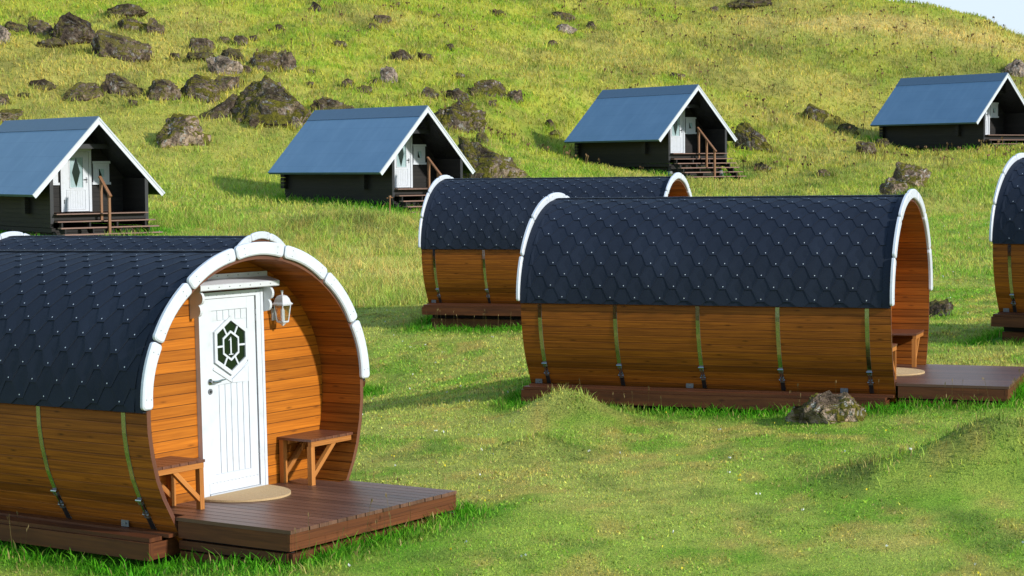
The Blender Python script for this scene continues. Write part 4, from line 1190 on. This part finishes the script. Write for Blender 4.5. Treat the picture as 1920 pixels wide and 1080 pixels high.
def mk_logends(x, sg):
    def fn():
        mb = MB(); z = -HE - .02; st = .135
        while z < roof_under(WW + .17) - .02:
            z1 = min(z + st, roof_under(WW + .17)); mb.box(x - .11, x + .11, *(sorted((sg * WW, sg * (WW + .17)))), z + .005, z1 - .005, 'black'); z = z1
        return mb
    return fn
def mk_cornerpost(sg):
    def fn():
        mb = MB(); y0, y1 = sorted((sg * (WW - .10), sg * (WW + .008)))
        mb.box(-.028, -.002, y0, y1, -HE - .3, roof_under(WW + .01) - .01, 'soffit'); return mb
    return fn
def mk_skirting():
    mb = MB()
    z = -1.05 - HE
    for k in range(5):
        mb.box(-LR + .45, -.25, -WW + .16, WW - .16, -HE - .44 - .14 * (k + 1) + .012, -HE - .44 - .14 * k, 'black')
    mb.box(-LR - .05, .0, -WW + .02, -WW + .14, -HE - .56, -HE - .43, 'black'); mb.box(-LR - .05, .0, WW - .14, WW - .02, -HE - .56, -HE - .43, 'black')
    return mb
def mk_footing(x, y):
    def fn():
        mb = MB(); mb.cyl((x, y, -HE - 1.3), (x, y, -HE - .75), .20, .11, 'concrete', 12); mb.cyl((x, y, -HE - .75), (x, y, -HE - .57), .06, .06, 'darkmetal', 8); return mb
    return fn
def mk_porch():
    mb = MB(); n = 11; w = 1.4 / n
    for i in range(n): mb.box(-1.41 + w * i + .004, -1.21 + w * (i + 1) - .004, -WW + .10, WW - .10, -HE - .032, -HE, 'step')
    return mb
def mk_porchbeam():
    mb = MB(); mb.box(-.055, -.006, -WW + .10, WW - .10, -HE - .20, -HE - .034, 'black')
    mb.box(-1.4, -.06, -WW + .12, WW - .12, -HE - .16, -HE - .05, 'gap_shade'); return mb
def mk_tread(k):
    def fn():
        mb = MB(); z = -HE - .222 - .187 * k; x = .01 + .22 * k
        mb.box(x, x + .11, -1.50, 1.72, z - .036, z, 'step'); mb.box(x + .115, x + .225, -1.50, 1.72, z - .036, z, 'step'); return mb
    return fn
def mk_stringer(y, n):
    def fn():
        mb = MB()
        for k in range(n):
            z = -HE - .222 - .187 * k; x = .01 + .22 * k
            mb.box(x + .02, x + .20, y - .025, y + .025, z - .187, z - .038, 'black')
        mb.bar((.0, y, -HE - .40), (.22 * n, y, -HE - .40 - .187 * n), .045, .12, 'black'); return mb
    return fn
def mk_railpost(x, z0, z1):
    def fn():
        mb = MB(); mb.box(x - .035, x + .035, .0, .07, z0, z1, 'rail'); return mb
    return fn
def mk_rail(n):
    def fn():
        mb = MB(); L = .5 * (n - 1); mb.bar((-.07, .035, .51), (L + .10, .035, .45 - (L + .10) * .88), .09, .045, 'rail'); return mb
    return fn
def mk_cdoor():
    mb = MB(); x = RX; y0, y1, z0, z1 = -.50, .33, -HE + .02, 1.26
    a, b, c, d = -.30, .15, .165, 1.10
    mb.box(x + .02, x + .05, y0, y1, z0, c, 'white'); mb.box(x + .02, x + .05, y0, a, c, z1, 'white'); mb.box(x + .02, x + .05, b, y1, c, z1, 'white')
    mb.box(x + .02, x + .05, a, b, d, z1, 'white')
    n = 7; w = .56 / n
    for i in range(n): mb.box(x + .05, x + .056, y0 + .13 + w * i + .005, y0 + .13 + w * (i + 1) - .005, z0 + .10, z0 + .62, 'white')
    for yy in (y0 + .10, y1 - .11): mb.bar((x + .055, yy, z0 + .07), (x + .055, yy, z0 + .66), .022, .016, 'white', up=(1, 0, 0))
    for zz in (z0 + .07, z0 + .66): mb.bar((x + .055, y0 + .10, zz), (x + .055, y1 - .11, zz), .022, .016, 'white', up=(1, 0, 0))
    for (p, q) in (((a, c), (b, c)), ((a, d), (b, d)), ((a, c), (a, d)), ((b, c), (b, d))): mb.bar((x + .055, *p), (x + .055, *q), .022, .018, 'white', up=(1, 0, 0))
    return mb
def mk_cdoorpane():
    mb = MB(); x = RX + .024; mb.face([(x, -.30, .165), (x, .15, .165), (x, .15, 1.10), (x, -.30, 1.10)], 'glass'); return mb
def mk_curtain(sg):
    def fn():
        mb = MB(); x = RX + .036; yc = -.075; h0, h1 = .17, 1.095; n = 16; rows = 14; P = []
        for j in range(rows + 1):
            t = j / rows; z = h1 + (h0 - h1) * t; tie = 1 - min(1, abs(t - .5) / .5)
            wdt = .222 - .135 * tie ** .9
            P.append([Vector((x + .007 * math.sin(i * 1.9), yc + sg * (.222 - wdt * i / n), z)) for i in range(n + 1)])
        mb.grid(P, 'curtain'); return mb
    return fn
def mk_cdoorhandle():
    mb = MB(); x = RX + .05; mb.cyl((x, .265, .42), (x + .05, .265, .42), .014, .014, 'steel', 8); mb.cyl((x + .045, .265, .42), (x + .045, .15, .42), .012, .010, 'steel', 8); mb.box(x, x + .006, .24, .29, .31, .48, 'dullsteel'); return mb
def mk_cdoorframe():
    mb = MB(); x = RX
    mb.box(x + .005, x + .075, -.60, -.505, -HE + .01, 1.34, 'white'); mb.box(x + .005, x + .075, .335, .42, -HE + .01, 1.34, 'white'); mb.box(x + .005, x + .078, -.505, .335, 1.265, 1.34, 'white')
    mb.box(x + .005, x + .10, -.62, .44, 1.342, 1.38, 'white')
    for z in (-.25, .9): mb.cyl((x + .08, -.502, z - .06), (x + .08, -.502, z + .06), .012, .012, 'darkmetal', 6)
    return mb
WOFF = -.09     # the door and its two small windows sit left of the gable's middle
def mk_cwin(sg):
    def fn():
        mb = MB(); x = RX + .005; y0, y1, z0, z1 = .555, 1.155, .33, .90
        def bx(a, b, c, d, t): mb.box(x, x + t, *(sorted((WOFF + sg * a, WOFF + sg * b))), c, d, 'white')
        bx(y0 + .03, y0 + .19, z0, z1, .04); bx(y1 - .19, y1 - .03, z0, z1, .04); bx(y0 + .19, y1 - .19, z0, z0 + .15, .04); bx(y0 + .19, y1 - .19, z1 - .15, z1, .04)
        bx(y0, y1, z1 + .002, z1 + .075, .065); bx(y0 - .01, y1 + .01, z0 - .075, z0 - .002, .065)
        return mb
    return fn
def mk_cwinframe(sg):
    def fn():
        mb = MB(); x = RX + .04; a, b, c, d = .735, .975, .465, .765
        for (p, q, r, t) in ((a, a + .03, c, d), (b - .03, b, c, d), (a + .03, b - .03, c, c + .03), (a + .03, b - .03, d - .03, d)):
            mb.box(x, x + .022, *(sorted((WOFF + sg * p, WOFF + sg * q))), r, t, 'white')
        return mb
    return fn
def mk_cwinpane(sg):
    def fn():
        mb = MB(); x = RX + .03; q = [(x, WOFF + sg * .75, .48), (x, WOFF + sg * .96, .48), (x, WOFF + sg * .96, .75), (x, WOFF + sg * .75, .75)]
        mb.face(q if sg > 0 else q[::-1], 'glass'); return mb
    return fn
def mk_cwincurt(sg):
    def fn():
        mb = MB(); x = RX + .034; P = []
        for j in range(7):
            t = j / 6; z = .742 - .246 * t; P.append([Vector((x + .004 * math.sin(i * 2), WOFF + sg * (.95 - (.15 - .09 * t) * i / 8), z)) for i in range(9)])
        mb.grid(P, 'curtain'); return mb
    return fn
def mk_soffitribs():
    mb = MB()
    for sg in (-1, 1):
        nn = Vector((0, sg * HR, WE)).normalized()
        for i in range(17):
            x = -1.36 + .08 * i
            a = Vector((x, sg * WE * .97, HR * .03)) - nn * .112; b = Vector((x, sg * .03, HR - .03)) - nn * .112
            mb.bar(a, b, .035, .02, 'soffit', up=nn)
    for z in (1.42,):
        h = (roof_under(0) - z) * WE / HR - .04
        mb.box(-.75, -.65, -h, h, z - .07, z + .07, 'soffit')
    return mb
def make_cabin(key, label, steps, rail=True):
    t = CABIN[key]; th = empty('timber_cabin', (t[0], t[1], t[2] + CZ), (t[5], t[4], t[3]))
    tag(th, label, 'cabin', 'black timber cabins along the slope')
    for sg in (-1, 1):
        part('roof_slope', th, mk_slope(sg), sg)
        part('bargeboard', th, mk_barge(sg, -.002), sg)
        part('side_wall', th, mk_sidewall(sg), sg)
        for x in (RX - .05, -LR + .33): part('log_ends', th, mk_logends(x, sg), (x, sg))
        part('corner_board', th, mk_cornerpost(sg), sg)
        w = part('window', th, mk_cwin(sg), sg); part('window_frame', w, mk_cwinframe(sg), sg); part('window_pane', w, mk_cwinpane(sg), sg); part('curtain', w, mk_cwincurt(sg), sg)
        for x in (-.2, -3.2): part('footing', th, mk_footing(x, sg * 1.4), (x, sg))
    part('ridge_cap', th, mk_ridgecap, 0); part('gable_wall', th, mk_gable(RX, -HE - .1), 'f'); part('gable_wall', th, mk_gable(-LR + .33, -HE - .45), 'b')
    part('soffit_beams', th, mk_soffitribs, 0); part('base_cladding', th, mk_skirting, 0)
    p = part('porch_floor', th, mk_porch, 0); part('porch_beam', p, mk_porchbeam, 0)
    d = part('door', th, mk_cdoor, 0); part('door_pane', d, mk_cdoorpane, 0); part('door_handle', d, mk_cdoorhandle, 0)
    for sg in (-1, 1): part('curtain', d, mk_curtain(sg), ('d', sg))
    part('door_frame', th, mk_cdoorframe, 0)
    for k in range(steps): part('step_tread', th, mk_tread(k), k)
    for y in (-1.35, -.45, .45, 1.4): part('stair_stringer', th, mk_stringer(y, steps), (y, steps))
    if rail:
        n = 3 if steps > 4 else 2; hr = part('handrail', th, mk_rail(n), n)
        for k in range(n): part('rail_post', hr, mk_railpost(.5 * k, -HE - .24 - .42 * k, .43 - .44 * k), (k, 0))
    return th
make_cabin('1', 'black timber cabin cut off by the left picture edge, white door with open curtains', 4)
make_cabin('2', 'black timber cabin left of centre standing in front of the giant boulder', 5)
make_cabin('3', 'black timber cabin right of centre with the widest stair and a three post handrail', 6)
make_cabin('4', 'black timber cabin farthest right and highest up, its gable cut by the picture edge', 2, rail=False)

# thin stake beside the second cabin
x, y, z = ground_at(730.5, 405)
def mk_stake():
    mb = MB(); mb.cyl((0, 0, -.1), (.02, 0, .62), .025, .022, 'rail', 8); mb.cyl((.02, 0, .62), (.02, 0, .68), .05, .04, 'rail', 10); mb.bar((-.09, 0, .60), (.12, .02, .62), .03, .03, 'rail'); return mb
o = part('wooden_stake', None, mk_stake); o.location = (x, y, z); tag(o, 'thin pale stake with a knob top at the corner of the cabin steps', 'stake')

# ------------------------------------------------------------------ light, sky, camera
SUN_AZ, SUN_EL = -.55, R(25)          # azimuth from +x towards +y
s = Vector((math.cos(SUN_AZ) * math.cos(SUN_EL), math.sin(SUN_AZ) * math.cos(SUN_EL), math.sin(SUN_EL)))
ld = bpy.data.lights.new('sun', 'SUN'); ld.energy = 2.05; ld.angle = R(3); ld.color = (1.0, .97, .92)
lo = bpy.data.objects.new('sun', ld); COL.objects.link(lo); lo.rotation_euler = s.to_track_quat('Z', 'Y').to_euler()
w = bpy.data.worlds.new('World'); sc.world = w; w.use_nodes = True
nt = w.node_tree; bg = nt.nodes['Background']
sky = nt.nodes.new('ShaderNodeTexSky'); sky.sky_type = 'NISHITA'; sky.sun_disc = False
sky.sun_elevation = SUN_EL; sky.sun_rotation = math.atan2(s.x, s.y); sky.altitude = 50; sky.air_density = 1.0; sky.dust_density = .0; sky.ozone_density = 1.0
gw = G(nt); bg.inputs[1].default_value = .15
nt.links.new(gw.mix(1.0, sky.outputs[0], (2.42, 2.85, 3.22, 1), 'DARKEN'), bg.inputs[0])
cd = bpy.data.cameras.new('camera'); cam = bpy.data.objects.new('camera', cd); COL.objects.link(cam)
cd.sensor_width = 36; cd.lens = F_PX / 1920 * 36; cd.clip_start = .1; cd.clip_end = 2000
cam.matrix_world = Matrix.Translation((0, 0, CZ)) @ Matrix.Rotation(math.pi / 2 - PITCH, 4, 'X') @ Matrix.Rotation(ROLL, 4, 'Z')
sc.camera = cam
sc.view_settings.view_transform = 'Standard'; sc.view_settings.look = 'None'; sc.view_settings.gamma = 1; sc.view_settings.exposure = 1.1
sc.view_settings.use_curve_mapping = False
sc.cycles.use_denoising = True; sc.cycles.denoiser = 'OPENIMAGEDENOISE'
sc.cycles.denoising_input_passes = 'RGB_ALBEDO_NORMAL'; sc.cycles.denoising_prefilter = 'NONE'
sc.cycles.max_bounces = 6; sc.cycles.transparent_max_bounces = 8
